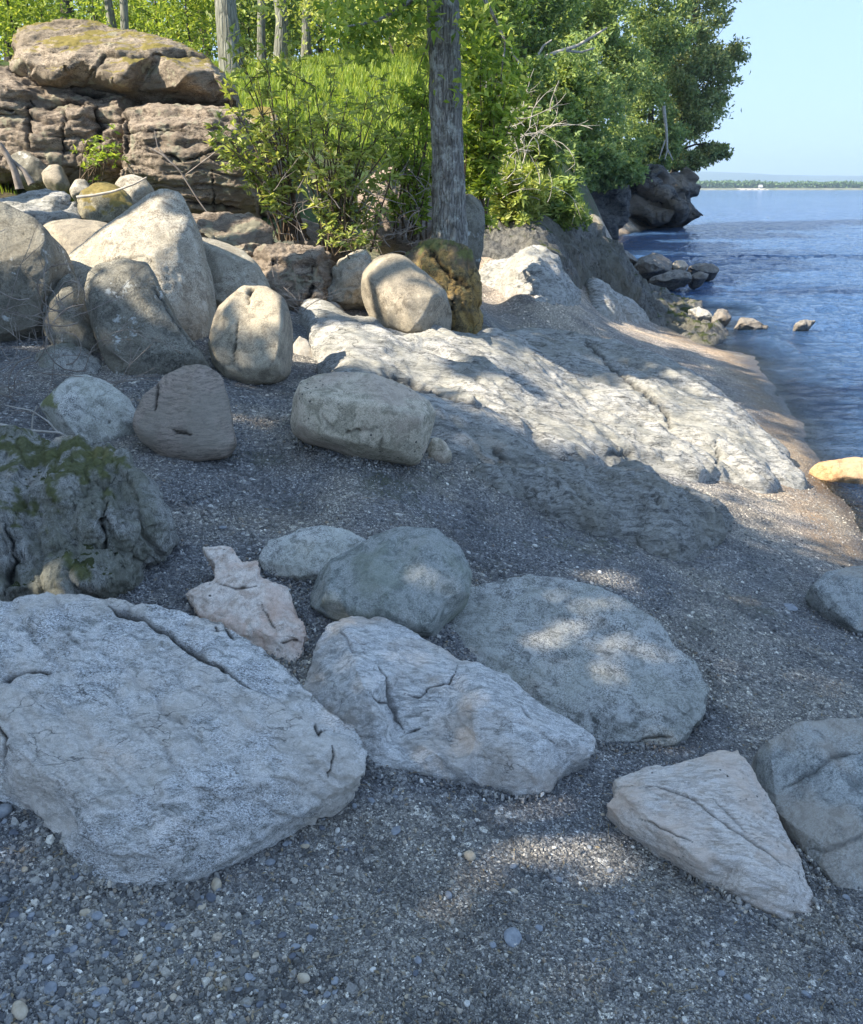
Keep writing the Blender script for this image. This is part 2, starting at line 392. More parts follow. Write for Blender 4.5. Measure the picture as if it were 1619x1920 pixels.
def boulder(name, label, outline, base, tilt, mat, bulge=0.15, back=0.35, bumps=(), auto=True, az=0.0, vox=None, smooth=4,
            amp=1.0, layer=0.0, layer_n=14.0, cracks=(), moss=None, group=None, cat="boulder", seed=1, parent=None, stretch=(1, 1, 1), sink=0.0, jag=0.0, ldir=(.06, .02, 1), facets=6):
    """outline: photograph outline of the stone; it is laid on a plane that leans back by (90-tilt) through the ground point `base`,
    then given a bulged front, a real back and real thickness, all in metres."""
    if len(base) == 3: P0 = at_y(*base)
    else: P0 = hit(*base); P0[2] -= sink
    t = R(tilt); n = np.array([0, -math.sin(t), math.cos(t)]); ca, sa = math.cos(R(az)), math.sin(R(az))
    n = np.array([n[0] * ca - n[1] * sa, n[0] * sa + n[1] * ca, n[2]])
    E = np.array([0, 0, EYE])
    def onp(uv, b=0.0):
        d = rays(uv); dn = d @ n
        tt = ((P0 - E) @ n) / dn
        P = E + d * tt[:, None]
        dd = d / np.linalg.norm(d, axis=1)[:, None]
        return P - dd * np.asarray(b, float).reshape(-1, 1)
    ol = [(p[0], p[1], p[2] if len(p) > 2 else 0.0) for p in outline]
    jr = random.Random(seed); OUTS[name] = [(p[0], p[1]) for p in outline]
    cu = np.mean([p[0] for p in ol]); cv = np.mean([p[1] for p in ol])
    inner = [(p[0], p[1], p[2]) for p in bumps]
    if auto:
        cand = [(cu, cv, bulge)]
        for k, p in enumerate(ol):
            for f_, g in ((0.14, 0.5), (0.34, 0.8), (0.62, 0.96)):
                if f_ == 0.62 and k % 2: continue
                cand.append((p[0] + (cu - p[0]) * f_, p[1] + (cv - p[1]) * f_, bulge * g * (1 + jag * jr.uniform(-1, 1))))
        size_px = max(max(p[0] for p in ol) - min(p[0] for p in ol), max(p[1] for p in ol) - min(p[1] for p in ol))
        for c in cand:
            if inside(c, ol) and all((c[0] - q[0]) ** 2 + (c[1] - q[1]) ** 2 > (size_px * (0.13 if q in inner[:len(bumps)] else 0.05)) ** 2 for q in inner): inner.append(c)
    allp = ol + inner
    uv2 = [Vector((p[0], -p[1])) for p in allp]
    res = delaunay_2d_cdt(uv2, [], [list(range(len(ol)))], 1, 1e-4)
    vout, fout, orig = res[0], res[2], res[3]
    uvs = np.array([(v_.x, -v_.y) for v_ in vout])
    bb = []
    for k, o_ in enumerate(orig):
        bb.append(allp[o_[0]][2] if len(o_) else 0.0)
    V = list(onp(uvs, bb)); F_ = [list(f) for f in fout]
    # boundary loop of the front
    cnt = {}
    for f in F_:
        for a, b_ in zip(f, f[1:] + f[:1]): cnt[(a, b_)] = 1
    nxt = {a: b_ for (a, b_) in cnt if (b_, a) not in cnt}
    s0 = next(iter(nxt)); loop = [s0]
    while nxt.get(loop[-1], s0) != s0 and len(loop) < 999: loop.append(nxt[loop[-1]])
    Vn = np.array(V); L = Vn[loop]; cen = L.mean(0)
    rings = [loop]
    for sh, dp in ((0.98, 0.35), (0.84, 0.75), (0.5, 1.0)):
        base_i = len(V)
        for p in L: V.append(cen + (p - cen) * sh - n * back * dp)
        rings.append(list(range(base_i, base_i + len(L))))
    for A, B in zip(rings[:-1], rings[1:]):
        m_ = len(A)
        for i in range(m_): F_.append([A[(i + 1) % m_], A[i], B[i], B[(i + 1) % m_]])
    V.append(cen - n * back); ci = len(V) - 1; B = rings[-1]
    for i in range(len(B)): F_.append([B[(i + 1) % len(B)], B[i], ci])
    V = np.array(V)
    size = float(np.linalg.norm(L.max(0) - L.min(0)))
    dist = float(np.linalg.norm(P0 - E))
    if vox is None: vox = max(dist * 0.0026, size / 160)
    V, Fq = voxel(V, F_, vox)
    V = lap(V, Fq, smooth)
    if facets:
        fr = np.random.default_rng(seed * 7 + 1); vd = (E - V.mean(0)); vd /= np.linalg.norm(vd); c0 = V.mean(0)
        for k_ in range(facets):
            fn = fr.normal(size=3) * .62 + vd + np.array([0, 0, .25]); fn /= np.linalg.norm(fn)
            dd_ = (V - c0) @ fn; mx_ = np.quantile(dd_, .995) * fr.uniform(.80, .93); V = V - np.maximum(0, dd_ - mx_)[:, None] * fn * .92
        V = lap(V, Fq, 1)
    N = normals(V, Fq)
    if (N * (V - V.mean(0))).sum() < 0: Fq = Fq[:, ::-1]; N = -N
    q = V * np.array(stretch) + seed * 13.7
    disp = amp * size * (0.030 * fbm(q * (2.2 / size), 3, seed) + 0.013 * fbm(q * (9.0 / size), 3, seed + 3) + 0.0045 * fbm(q * (34 / size), 3, seed + 5, ridged=True))
    if layer:
        per = size / layer_n
        disp = disp + layer * per * .20 * strata(V, ldir, per, seed + 11, along=1.6 / size)
        disp = disp + layer * per * .07 * strata(V, ldir, per * .31, seed + 12, along=4 / size)
    ck = np.zeros(len(V))
    if cracks:
        pp = project(V); face = ((E - V) * N).sum(1) > 0
        for c in cracks:
            pl, wd, dep = c[0], max(c[1] * 0.55, 1.9), c[2]
            jit = np.stack([fbm(V * 22 / max(size, .5), 2, 3), fbm(V * 22 / max(size, .5), 2, 4)], 1) * wd * 2.2
            dd, wt = crack_prof(pp + jit, pl, wd)
            wv_ = wt * np.clip(1 + 1.4 * fbm(V * 9 / max(size, .5), 2, 6), .45, 1.8)
            g = np.exp(-(dd / wv_) ** 2) * face
            disp = disp - dep * g * (wt / wd); ck = np.maximum(ck, np.clip(g * (c[3] if len(c) > 3 else 1.0), 0, 1))
    V = V + N * disp[:, None]
    attrs = {"crack": ck}
    if moss:
        pp = project(V)
        mk = np.zeros(len(V))
        for pl, wd in moss:
            dd = polydist(pp, pl)
            nn = fbm(V * 11, 6, seed + 21, .68)
            mk = np.maximum(mk, np.clip((.62 - dd / wd * .7 + nn * 2.1) * 1.8, 0, .88) * np.clip(N[:, 2] * 2 + 0.5, 0, 1))
        attrs["moss"] = mk
    org = np.array([V[:, 0].mean(), V[:, 1].mean(), V[:, 2].min()])
    o = mesh_obj(name, V, Fq, mat, origin=org, attrs=attrs, parent=parent)
    if parent is None: tag(o, label, cat, group)
    return o

# ================================================================== THE SETTING
def gravel_mat():
    m, nt, bs = newmat("gravel"); b = NB(nt)
    tc = b.n("ShaderNodeTexCoord"); co = tc.outputs["Object"]
    w1 = b.n("ShaderNodeVectorMath", operation='ADD'); nz = b.n("ShaderNodeTexNoise"); nz.inputs["Scale"].default_value = 30
    b.l(co, nz.inputs["Vector"]); s1 = b.n("ShaderNodeVectorMath", operation='SCALE'); s1.inputs["Scale"].default_value = 0.02
    b.l(nz.outputs["Color"], s1.inputs[0]); b.l(co, w1.inputs[0]); b.l(s1.outputs[0], w1.inputs[1]); cw = w1.outputs[0]
    def cells(scale):
        v = b.n("ShaderNodeTexVoronoi"); v.inputs["Scale"].default_value = scale; b.l(cw, v.inputs["Vector"])
        sp = b.n("ShaderNodeSeparateColor"); b.l(v.outputs["Color"], sp.inputs[0])
        c = b.ramp(sp.outputs[0], [(0.0, (.075, .075, .078)), (0.35, (.13, .13, .132)), (0.7, (.21, .206, .20)), (0.9, (.30, .30, .30)), (0.97, (.55, .54, .51))])
        h = b.math('SUBTRACT', sp.outputs[1], b.math('MULTIPLY', v.outputs["Distance"], 1.3))
        return c, h
    c1, h1 = cells(65); c2, h2 = cells(170)
    big = b.noise(co, 1.1, 4, 0.6, 0.5)
    sel = b.ramp(b.noise(co, 5, 4, 0.7), [(0.42, 0.0), (0.55, 1.0)])
    col = b.mix(sel, c1, c2)
    vf = b.voro(cw, 420, 'F1', "Color"); sp = b.n("ShaderNodeSeparateColor"); b.l(vf, sp.inputs[0])
    col = b.mix(0.45, col, b.ramp(sp.outputs[0], [(0.0, 0.35), (0.75, 1.25), (1.0, 3.6)]), 'MULTIPLY')
    col = b.mix(b.ramp(big, [(0.45, 0.0), (0.6, 0.7)]), col, b.mix(1.0, col, (1.65, 1.5, 1.25), 'MULTIPLY'))
    col = b.mix(b.ramp(b.noise(co, 2.7, 4, .7, .4), [(0.48, 0.0), (0.62, .75)]), col, b.mix(1.0, col, (.55, .56, .58), 'MULTIPLY'))
    # algae and silt patches between the boulders and the ledge
    pm = b.ramp(b.noise(co, 1.9, 5, 0.7, 0.4), [(0.53, 0.0), (0.66, 0.8)])
    pm = b.math('MULTIPLY', pm, b.attr("silt"))
    col = b.mix(pm, col, b.mix(b.noise(co, 40, 5), (.05, .06, .035), (.16, .165, .10)))
    # strand: tan and orange grit, then wet at the lip
    strand = b.attr("strand")
    tan = b.mix(b.ramp(sp.outputs[1], [(0.2, 0.0), (0.8, 1.0)]), (.16, .12, .075), (.44, .29, .15))
    col = b.mix(b.math('MULTIPLY', strand, b.ramp(b.noise(co, 6, 5, .7), [(0.3, 0.25), (0.6, 0.9)])), col, tan)
    col = b.mix(b.attr("dry"), col, b.mix(1.0, col, (1.9, 1.65, 1.4), 'MULTIPLY'))  # gravel lightened where the beach is in sun, light put into its colour
    wet = b.attr("wet")
    col = b.mix(wet, col, b.mix(1.0, col, (.42, .40, .38), 'MULTIPLY'))
    # bank: leaf litter and soil
    soil = b.mix(b.noise(co, 18, 7, 0.75), (.035, .028, .016), (.17, .13, .075))
    soil = b.mix(b.ramp(b.noise(co, 1.3, 5, 0.7), [(0.42, 0.0), (0.56, 1.0)]), soil, b.mix(b.noise(co, 25, 5), (.03, .06, .012), (.10, .17, .035)))
    col = b.mix(b.attr("soil"), col, soil)
    b.l(col, bs.inputs["Base Color"]); bs.inputs["Specular IOR Level"].default_value = 0.35
    b.l(b.math('SUBTRACT', 0.75, b.math('MULTIPLY', wet, 0.45)), bs.inputs["Roughness"])
    nb = b.bump(b.noise(co, 9, 5), 0.5, 0.03); nb = b.bump(h1, 0.9, 0.010, nb); nb = b.bump(h2, 0.8, 0.004, nb)
    b.l(nb, bs.inputs["Normal"])
    return m
M_GRAVEL = gravel_mat()

# ground sheet: fan-shaped grid, fine near the camera
yy = np.concatenate([np.linspace(-3, 0.8, 14, endpoint=False), 0.8 + (np.exp(np.linspace(0, math.log(1 + 119.0 / 1.6), 520)) - 1) * 1.6])
ss = np.concatenate([np.linspace(-2.6, -0.75, 60, endpoint=False), np.linspace(-0.75, 0.75, 430), np.linspace(0.75, 2.4, 50)[1:]])
GX = ss[None, :] * (yy[:, None] + 4.0) * np.where(yy[:, None] < 4, 1, 1); GY = np.repeat(yy[:, None], len(ss), 1)
GP = np.stack([GX.ravel(), GY.ravel()], 1); GZ = terr(GP)
zone_soil = np.clip((GZ - 1.5) * 3 + fbm(np.concatenate([GP, GP[:, :1] * 0], 1) * 1.2, 3, 77), 0, 1) * np.clip((GP[:, 1] - 6.5) * 1.5 + np.clip(-GP[:, 0] - 3, 0, 5), 0, 1)
nzz = fbm(np.concatenate([GP, GP[:, :1] * 0], 1) * 1.5, 3, 78)
strand = 0.75 * np.exp(-((GZ - 0.07 + nzz * 0.08) / 0.07) ** 2) * np.clip((GP[:, 1] - 3.0) / 2, 0, 1)
wet = np.clip((0.045 + nzz * 0.03 - GZ) / 0.03, 0, 1)
dry = np.clip((GP[:, 1] - 8.0) / 2.5, 0, 1) * np.clip((GZ - 0.05) * 8, 0, 1) * (1 - zone_soil)  # mask of the sunlit beach, for the lightening painted into the gravel
dry = np.maximum(dry, 0.65 * np.clip((GP[:, 0] - 1.6) / 0.8, 0, 1) * np.clip((GP[:, 1] - 4.0) / 0.8, 0, 1) * np.clip((GZ - 0.05) * 8, 0, 1))
silt = np.clip(1 - np.abs(GP[:, 1] - 4.0 + 0.15 * GP[:, 0]) / 1.0, 0, 1) * np.clip(1 - np.abs(GP[:, 0] - .2) / 2.2, 0, 1) * 1.6
GV = np.concatenate([GP, GZ[:, None]], 1)
gr = mesh_obj("beach_ground", GV, grid_faces(len(yy), len(ss)), M_GRAVEL,
              attrs={"soil": zone_soil, "strand": strand, "wet": wet, "dry": dry, "silt": np.clip(silt, 0, 1)})
tag(gr, "dark slate gravel beach rising to a wooded bank", None, None, "structure")

# lake
def water_mat():
    m, nt, bs = newmat("lake_water"); b = NB(nt)
    tc = b.n("ShaderNodeTexCoord"); co = tc.outputs["Object"]
    r1 = b.remap(co, (0.75, 1.7, 1), (0, 0, R(-12)))
    n1 = b.noise(r1, 1.2, 6, 0.62, 0.6); n2 = b.noise(r1, 6.5, 5, 0.65, 0.4); n3 = b.noise(b.remap(co, (.35, 1, 1)), 0.45, 5, 0.65)
    nb = b.bump(n3, 0.9, 1.3); nb = b.bump(n1, 1.0, 0.60, nb); nb = b.bump(n2, 1.0, 0.13, nb)
    bs.inputs["Base Color"].default_value = (0.065, 0.145, 0.31, 1); bs.inputs["Roughness"].default_value = 0.06
    bs.inputs["IOR"].default_value = 1.33; bs.inputs["Specular IOR Level"].default_value = 0.5
    b.l(nb, bs.inputs["Normal"])
    tr = b.n("ShaderNodeBsdfTransparent"); tr.inputs[0].default_value = (0.80, 0.86, 0.84, 1)
    gl = b.n("ShaderNodeBsdfGlossy"); gl.inputs["Roughness"].default_value = 0.08; b.l(nb, gl.inputs["Normal"])
    fr = b.n("ShaderNodeFresnel"); fr.inputs["IOR"].default_value = 1.33; b.l(nb, fr.inputs["Normal"])
    sh = b.n("ShaderNodeMixShader"); b.l(fr.outputs[0], sh.inputs[0]); b.l(tr.outputs[0], sh.inputs[1]); b.l(gl.outputs[0], sh.inputs[2])
    mx = b.n("ShaderNodeMixShader"); b.l(b.attr("deep"), mx.inputs[0]); b.l(sh.outputs[0], mx.inputs[1]); b.l(bs.outputs[0], mx.inputs[2])
    b.l(mx.outputs[0], nt.nodes["Material Output"].inputs["Surface"])
    return m
wy = 0.5 + (np.exp(np.linspace(0, math.log(1 + 950 / 3.0), 620)) - 1) * 3.0
wyn = np.concatenate([[-12, -8, -5, -3, -1.5, -.5], wy]); wss = np.concatenate([np.linspace(-0.1, 0.62, 420), np.linspace(0.62, 3.2, 50)[1:]])
WX = wss[None, :] * (np.maximum(wyn, 0.5)[:, None] + 3.0) + 1.2 * (wyn[:, None] < 30); WY = np.repeat(wyn[:, None], len(wss), 1)
WP = np.stack([WX.ravel(), WY.ravel()], 1)
hb = np.where(WP[:, 1] > 90, -2.0, terr(WP)); hb = np.where((WP[:, 1] > 70) & (WP[:, 0] > 20), np.minimum(hb, -1.5), hb)
amp_ = np.clip(-hb * 1.6, 0.0, 1.0) * np.exp(-np.clip(WP[:, 1] - 30, 0, 900) / 60)
q3 = np.concatenate([WP, WP[:, :1] * 0], 1)
q3r = np.stack([q3[:, 0] * 0.5 + q3[:, 1] * 0.12, q3[:, 1] * 1.25 - q3[:, 0] * 0.25, q3[:, 2]], 1)
WZ = amp_ * (0.065 * fbm(q3r * 0.9, 3, 41) + 0.045 * fbm(q3r * 2.9, 4, 43, ridged=True) - 0.01) + 0.006 * fbm(q3r * 3, 2, 44) * np.clip(1 - WP[:, 1] / 60, 0, 1)
sx = np.clip((0.02 - hb) * 10, 0, 1)
WZ += 0.06 * np.exp(-((hb + 0.16) / 0.05) ** 2) * np.clip(0.5 + fbm(q3 * 0.7, 2, 45), 0, 1)          # small swell running in to the shore
deep = 1 - np.exp(-np.clip(-hb, 0, 9) * 6.5)
wo = mesh_obj("lake_water", np.concatenate([WP, WZ[:, None]], 1), grid_faces(len(wyn), len(wss)), water_mat(), attrs={"deep": deep})
tag(wo, "wide blue lake with small wind ripples", None, None, "structure")
# the rest of the lake beyond the fine sheet, meeting it edge to edge far out
xl = WX[-1, 0]; xr = WX[-1, -1]
fl = [(xl, WY[-1, 0], 0), (xr, WY[-1, 0], 0), (5200, 1700, 0), (-3800, 1700, 0)]
FS = bpy.data.materials["lake_water"]
wo2 = mesh_obj("lake_water", np.array(fl), np.array([[0, 1, 2, 3]]), FS, attrs={"deep": [1, 1, 1, 1]}); tag(wo2, "open lake towards the far shore", None, None, "structure")

# far shore and hills
def simple_mat(name, a, c, scale=4, rough=0.9, det=5, bump=0.0, bd=0.1):
    m, nt, bs = newmat(name); b = NB(nt); co = b.coords(); n = b.noise(co, scale, det, 0.65)
    b.l(b.ramp(n, [(0.35, a), (0.65, c)]), bs.inputs["Base Color"]); bs.inputs["Roughness"].default_value = rough
    bs.inputs["Specular IOR Level"].default_value = 0.2
    if bump: b.l(b.bump(n, bump, bd), bs.inputs["Normal"])
    return m
M_HILL = simple_mat("wooded_hill", (.03, .06, .03), (.07, .11, .05), 0.004)
M_FARLAND = simple_mat("far_shore_land", (.10, .12, .07), (.22, .21, .16), 0.05)
SHORE = 940.0
n_ = 160; xs = np.linspace(-900, 1700, n_)
prof = [(0, 0, -.3), (0, 2, 1.0), (0, 30, 2.2), (0, 700, 6)]
V = []; 
sy = SHORE + 14 * fbm(np.stack([xs * 0.004, xs * 0, xs * 0], 1), 4, 3)
for (_, dy, z) in prof:
    for x, y0 in zip(xs, sy): V.append((x, y0 + dy, z))
fs = mesh_obj("far_shore_ground", np.array(V), grid_faces(4, n_), M_FARLAND); tag(fs, "low land along the far shore", None, None, "structure")
hs = np.linspace(-3000, 6000, 260)
def hill(name, y0, base_h, amp, sc, sd, lab):
    h = base_h + amp * np.clip(fbm(np.stack([hs * sc, hs * 0, hs * 0], 1), 5, sd, 0.45) + 0.25, 0, 2)
    V = []
    for k, f_ in enumerate((0, .35, .75, 1.0, .8, 0)):
        for x, z in zip(hs, h): V.append((x, y0 + k * 420, z * f_ - (2 if f_ == 0 else 0)))
    o = mesh_obj(name, np.array(V), grid_faces(6, len(hs)), M_HILL); tag(o, lab, None, None, "structure"); return o
hill("hills", 3600, 62, 62, 0.00055, 12, "low blue hills on the horizon")

# ================================================================== ROCK MATERIALS
def G(v, t=(1, 1, 1)): return (v * t[0], v * t[1], v * t[2])
MR = {}
MR['gneiss'] = rock_mat("grey_gneiss", (.80, .77, .72), (.24, .24, .215), (.68, .61, .52), size=.42, speck=.62, streak=(1, 2.2, 2.2), rot=(.3, .5, .5), crack=.8, fine=1.0, stain_amt=.6)
MR['white'] = rock_mat("pale_quartzite", (.83, .80, .75), (.36, .35, .32), (.56, .47, .38), size=.36, speck=.42, streak=(.8, 3.0, 3.0), rot=(.3, .2, .85), crack=.8, stain_amt=.55)
MR['granite'] = rock_mat("speckled_granite", (.62, .61, .56), (.17, .17, .155), (.42, .42, .34), size=.30, speck=.5, crack=.35, stain_amt=.4)
MR['green'] = rock_mat("smooth_green_grey_stone", (.34, .35, .325), (.15, .165, .15), (.22, .24, .18), size=.34, speck=.3, crack=.15, bump=.6, stain_amt=.5)
MR['pink'] = rock_mat("pink_white_quartz", (.86, .73, .62), (.56, .43, .34), (.64, .43, .32), size=.25, speck=.25, crack=.5, dots=((.08, .06, .05), 30), stain_amt=.6)
MR['tan'] = rock_mat("layered_tan_stone", (.86, .77, .67), (.52, .43, .34), (.74, .58, .45), size=.26, speck=.28, streak=(.7, 4, 4), rot=(0.2, .3, -.55), crack=.6, dots=((.06, .05, .04), 45), stain_amt=.6)
MR['grey2'] = rock_mat("grey_river_stone", (.38, .39, .37), (.16, .17, .165), (.42, .35, .27), size=.4, speck=.4, crack=.2, bump=.7, stain_amt=.5)
MR['buff'] = rock_mat("buff_boulder_stone", (.44, .38, .28), (.24, .205, .15), (.13, .12, .11), size=.5, speck=.25, crack=.25, bump=.6, stain_amt=.45)
MR['box'] = rock_mat("olive_grey_stone", (.58, .50, .38), (.28, .25, .18), (.46, .35, .28), size=.45, speck=.3, crack=.4, bump=.7, dots=((.05, .05, .05), 26), stain_amt=.5)
MR['lich'] = rock_mat("lichen_speckled_stone", (.46, .42, .34), (.20, .17, .13), (.30, .27, .21), size=.5, speck=.5, crack=.4, lichen=((.52, .49, .41), .25, 7), stain_amt=.5)
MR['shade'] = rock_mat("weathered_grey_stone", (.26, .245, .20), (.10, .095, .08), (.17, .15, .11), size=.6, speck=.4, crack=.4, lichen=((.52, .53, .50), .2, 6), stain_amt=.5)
MR['brown'] = rock_mat("brown_sandstone", (.44, .36, .28), (.13, .10, .075), (.26, .21, .16), size=.8, speck=.45, streak=(1, 1, 3.2), crack=.9, bump=1.5, lichen=((.36, .34, .25), .35, 3.5), stain_amt=.7)
MR['cap'] = rock_mat("brown_capstone", (.46, .38, .29), (.14, .112, .082), (.22, .18, .13), size=1.0, speck=.45, streak=(1, 1, 2.4), crack=.8, bump=1.3, lichen=((.40, .37, .26), .3, 3), moss=((.22, .18, .05), .36, 2.2), stain_amt=.7)
MR['purple'] = rock_mat("purple_brown_stone", (.36, .31, .235), (.17, .145, .11), (.28, .25, .19), size=.6, speck=.35, crack=.35, bump=.7, lichen=((.42, .37, .29), .3, 6), stain_amt=.6)
MR['orange'] = rock_mat("orange_lichen_rock", (.42, .28, .10), (.10, .085, .055), (.14, .12, .09), size=.5, speck=.45, crack=.9, bump=1.6, lichen=((.30, .26, .12), .3, 9), stain_amt=.8)
MR['mossy'] = rock_mat("moss_covered_ledge", (.60, .59, .54), (.17, .17, .155), (.25, .25, .18), size=.42, speck=.5, streak=(2.4, 2.4, 1), crack=.8, bump=1.9, moss=((.09, .10, .04), -.02, 4.5), stain_amt=.7)
MR['yellow'] = rock_mat("yellow_moss_rock", (.30, .27, .19), (.10, .09, .06), (.16, .14, .09), size=.5, speck=.4, crack=.5, bump=1.2, moss=((.21, .165, .055), .5, 3.5), stain_amt=.6)
MR['slab2'] = rock_mat("ripple_marked_slab", (.33, .28, .23), (.17, .145, .115), (.34, .25, .21), size=.4, speck=.35, streak=(1, 1, 3.2), crack=.3, stain_amt=.6, bump=.9)
MR['wet'] = rock_mat("shore_rock", (.29, .265, .23), (.09, .088, .085), (.19, .16, .13), size=.5, speck=.4, crack=.6, stain_amt=.6)
MR['amber'] = rock_mat("amber_shore_rock", (.60, .37, .19), (.34, .20, .10), (.48, .36, .24), size=.4, speck=.3, crack=.4, stain_amt=.5)
MR['ledge'] = rock_mat("folded_pale_bedrock", (.53, .515, .475), (.17, .17, .16), (.33, .32, .27), size=.62, speck=.4, streak=(.55, 2.4, 2.4), rot=(0, 0, .35), crack=.9, bump=1.3, stain_amt=.55, moss=((.19, .175, .08), -.08, 2.8), folia=.8)
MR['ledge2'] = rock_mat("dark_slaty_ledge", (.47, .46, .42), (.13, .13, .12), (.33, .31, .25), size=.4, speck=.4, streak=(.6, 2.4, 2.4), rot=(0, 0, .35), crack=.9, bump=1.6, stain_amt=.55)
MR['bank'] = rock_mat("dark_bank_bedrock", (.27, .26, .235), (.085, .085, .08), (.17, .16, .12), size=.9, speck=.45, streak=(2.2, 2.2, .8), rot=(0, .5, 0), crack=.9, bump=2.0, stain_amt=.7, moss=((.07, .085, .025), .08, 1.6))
MR['cliff'] = rock_mat("headland_rock", (.26, .25, .235), (.075, .08, .085), (.32, .25, .18), size=3.5, speck=.4, streak=(1.0, 1.0, 2.6), rot=(0, .6, 0), crack=.9, bump=2.4, stain_amt=.7)

# ================================================================== BEDROCK OUTCROPS (relief laid over the terrain)
def centroid(pl): return np.mean(np.array([p[:2] for p in pl]), 0)
def outcrop(name, label, outline, inner, mat, res=0.03, ridge=0.035, ang=0.0, wl=(1.2, 0.22), fine=0.012, seed=3, cat="bedrock ledge", ring_px=45, drop=0.35, cracks=(), vert=0.0, strat=None):
    c = centroid(outline); W = []; Z = []
    O = [hit(u, v) for u, v in outline]
    for p in O: W.append(p[:2]); Z.append(-0.015)
    for u, v in outline:
        d = np.array([u, v]) - c; L_ = np.linalg.norm(d); q = np.array([u, v]) + d / L_ * ring_px * (1.0 if abs(d[0]) > abs(d[1]) else .6)
        p = hit(*q); W.append(p[:2]); Z.append(-drop)
    for u, v, z in inner:
        p = hit(u, v); W.append(p[:2]); Z.append(z)
    W = np.array(W); Z = np.array(Z)
    f_ = TPS(W, Z, 3e-4)
    lo = W.min(0); hi = W.max(0)
    nx = int((hi[0] - lo[0]) / res) + 2; ny = int((hi[1] - lo[1]) / res) + 2
    X, Y = np.meshgrid(np.linspace(lo[0], hi[0], nx), np.linspace(lo[1], hi[1], ny))
    P = np.stack([X.ravel(), Y.ravel()], 1); e = np.clip(f_(P), -drop, 3)
    h = terr(P); Vv = np.concatenate([P, (h + e)[:, None]], 1)
    ca, sa = math.cos(ang), math.sin(ang)
    a = P[:, 0] * ca + P[:, 1] * sa; bq = -P[:, 0] * sa + P[:, 1] * ca
    wobx = 0.35 * fbm(np.stack([a * .8, bq * .8, a * 0], 1), 3, seed)
    q = np.stack([a / wl[0], (bq + wobx) / wl[1], a * 0 + seed], 1)
    rid = fbm(q, 5, seed + 1, 0.55, True)
    n2 = fbm(np.concatenate([P, P[:, :1] * 0], 1) * 6, 4, seed + 2, .6, True)
    k = np.clip((e + .06) * 12, 0, 1)
    # normal-ish push so steep faces get relief too
    F0 = grid_faces(ny, nx); N = normals(Vv, F0)
    if N[:, 2].mean() < 0: N = -N; F0 = F0[:, ::-1]
    Vv = Vv + N * (k * (ridge * rid + fine * n2))[:, None]
    if vert:
        qv = np.stack([Vv[:, 0] * 9 + Vv[:, 2] * 4, Vv[:, 1] * 3, Vv[:, 2] * 1.5], 1)
        Vv = Vv + N * (k * vert * np.clip(1 - N[:, 2], 0, 1) * fbm(qv, 4, seed + 9, .6, True))[:, None]
    if strat:
        Vv = Vv + N * (k * (strat[2] * strata(Vv, strat[0], strat[1], seed + 20, .5, 1.3) + strat[2] * .35 * strata(Vv, strat[0], strat[1] * .27, seed + 21, .5, 4)))[:, None]
    ck = np.zeros(len(Vv))
    if cracks:
        pp = project(Vv)
        jit = np.stack([fbm(Vv * 15, 2, 3), fbm(Vv * 15, 2, 4)], 1) * 10
        for pl, wd, dep in cracks:
            g = np.exp(-(polydist(pp + jit, pl) / wd) ** 2); Vv = Vv - N * (dep * g)[:, None]; ck = np.maximum(ck, g * .8)
    keep = (e > -drop * 0.92)
    fk = keep[F0].any(1); F1 = F0[fk]
    used = np.unique(F1); mp = -np.ones(len(Vv), int); mp[used] = np.arange(len(used))
    Vv = Vv[used]; F1 = mp[F1]
    o = mesh_obj(name, Vv, F1, mat, origin=(Vv[:, 0].mean(), Vv[:, 1].mean(), Vv[:, 2].min()), attrs={"crack": ck[used]})
    tag(o, label, cat)
    return o, f_, (lo, hi), drop
L1 = outcrop("bedrock_ledge", "long pale folded bedrock ledge sloping down the middle of the beach to the lake",
    [(585,640),(560,590),(640,560),(720,600),(800,630),(910,622),(1000,618),(1110,645),(1230,690),(1330,745),(1400,800),(1460,855),(1512,918),(1440,925),(1300,905),(1150,888),(1030,895),(950,880),(870,865),(820,840),(760,800),(640,760),(600,700)],
    [(640,620,.04),(680,660,.10),(760,700,.12),(850,740,.12),(900,790,.14),(820,770,.08),(960,690,.12),(1050,680,.16),(1150,700,.22),(1230,730,.26),(1080,760,.10),(1000,830,.12),(1180,790,.17),(1290,800,.22),(1350,850,.15),(1250,860,.10),(1430,885,.08),(1100,830,.08),
     (900,845,.05),(1000,858,.05)],
    MR['ledge'], res=0.0135, ridge=0.10, ang=-0.35, wl=(1.5, .40), fine=.010, seed=31, vert=.03, strat=((.35, .8, .35), .24, .016),
    cracks=[([(1150,850),(1165,852),(1180,850)],6,.03),([(930,840),(945,870)],6,.03),([(1340,830),(1350,850),(1345,870)],3,.02),([(700,700),(800,730),(900,760)],4,.03),([(1100,640),(1150,690),(1240,760),(1260,800)],4,.03),([(1060,940),(1080,975)],5,.03),([(1140,960),(1150,1000)],5,.03),([(1210,965),(1200,1010)],5,.03)])
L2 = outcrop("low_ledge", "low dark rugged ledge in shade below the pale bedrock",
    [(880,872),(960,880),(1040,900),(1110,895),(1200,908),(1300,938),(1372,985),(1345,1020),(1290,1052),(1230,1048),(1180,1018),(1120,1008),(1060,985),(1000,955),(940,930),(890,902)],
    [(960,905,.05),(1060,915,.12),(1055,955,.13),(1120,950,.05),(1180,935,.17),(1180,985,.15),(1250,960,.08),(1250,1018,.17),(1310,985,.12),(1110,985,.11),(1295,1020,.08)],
    MR['ledge2'], res=0.011, ridge=0.05, ang=-0.35, wl=(.6, .2), fine=.02, seed=37, ring_px=22, drop=.25, vert=.07, strat=((.85, .35, .35), .07, .022))
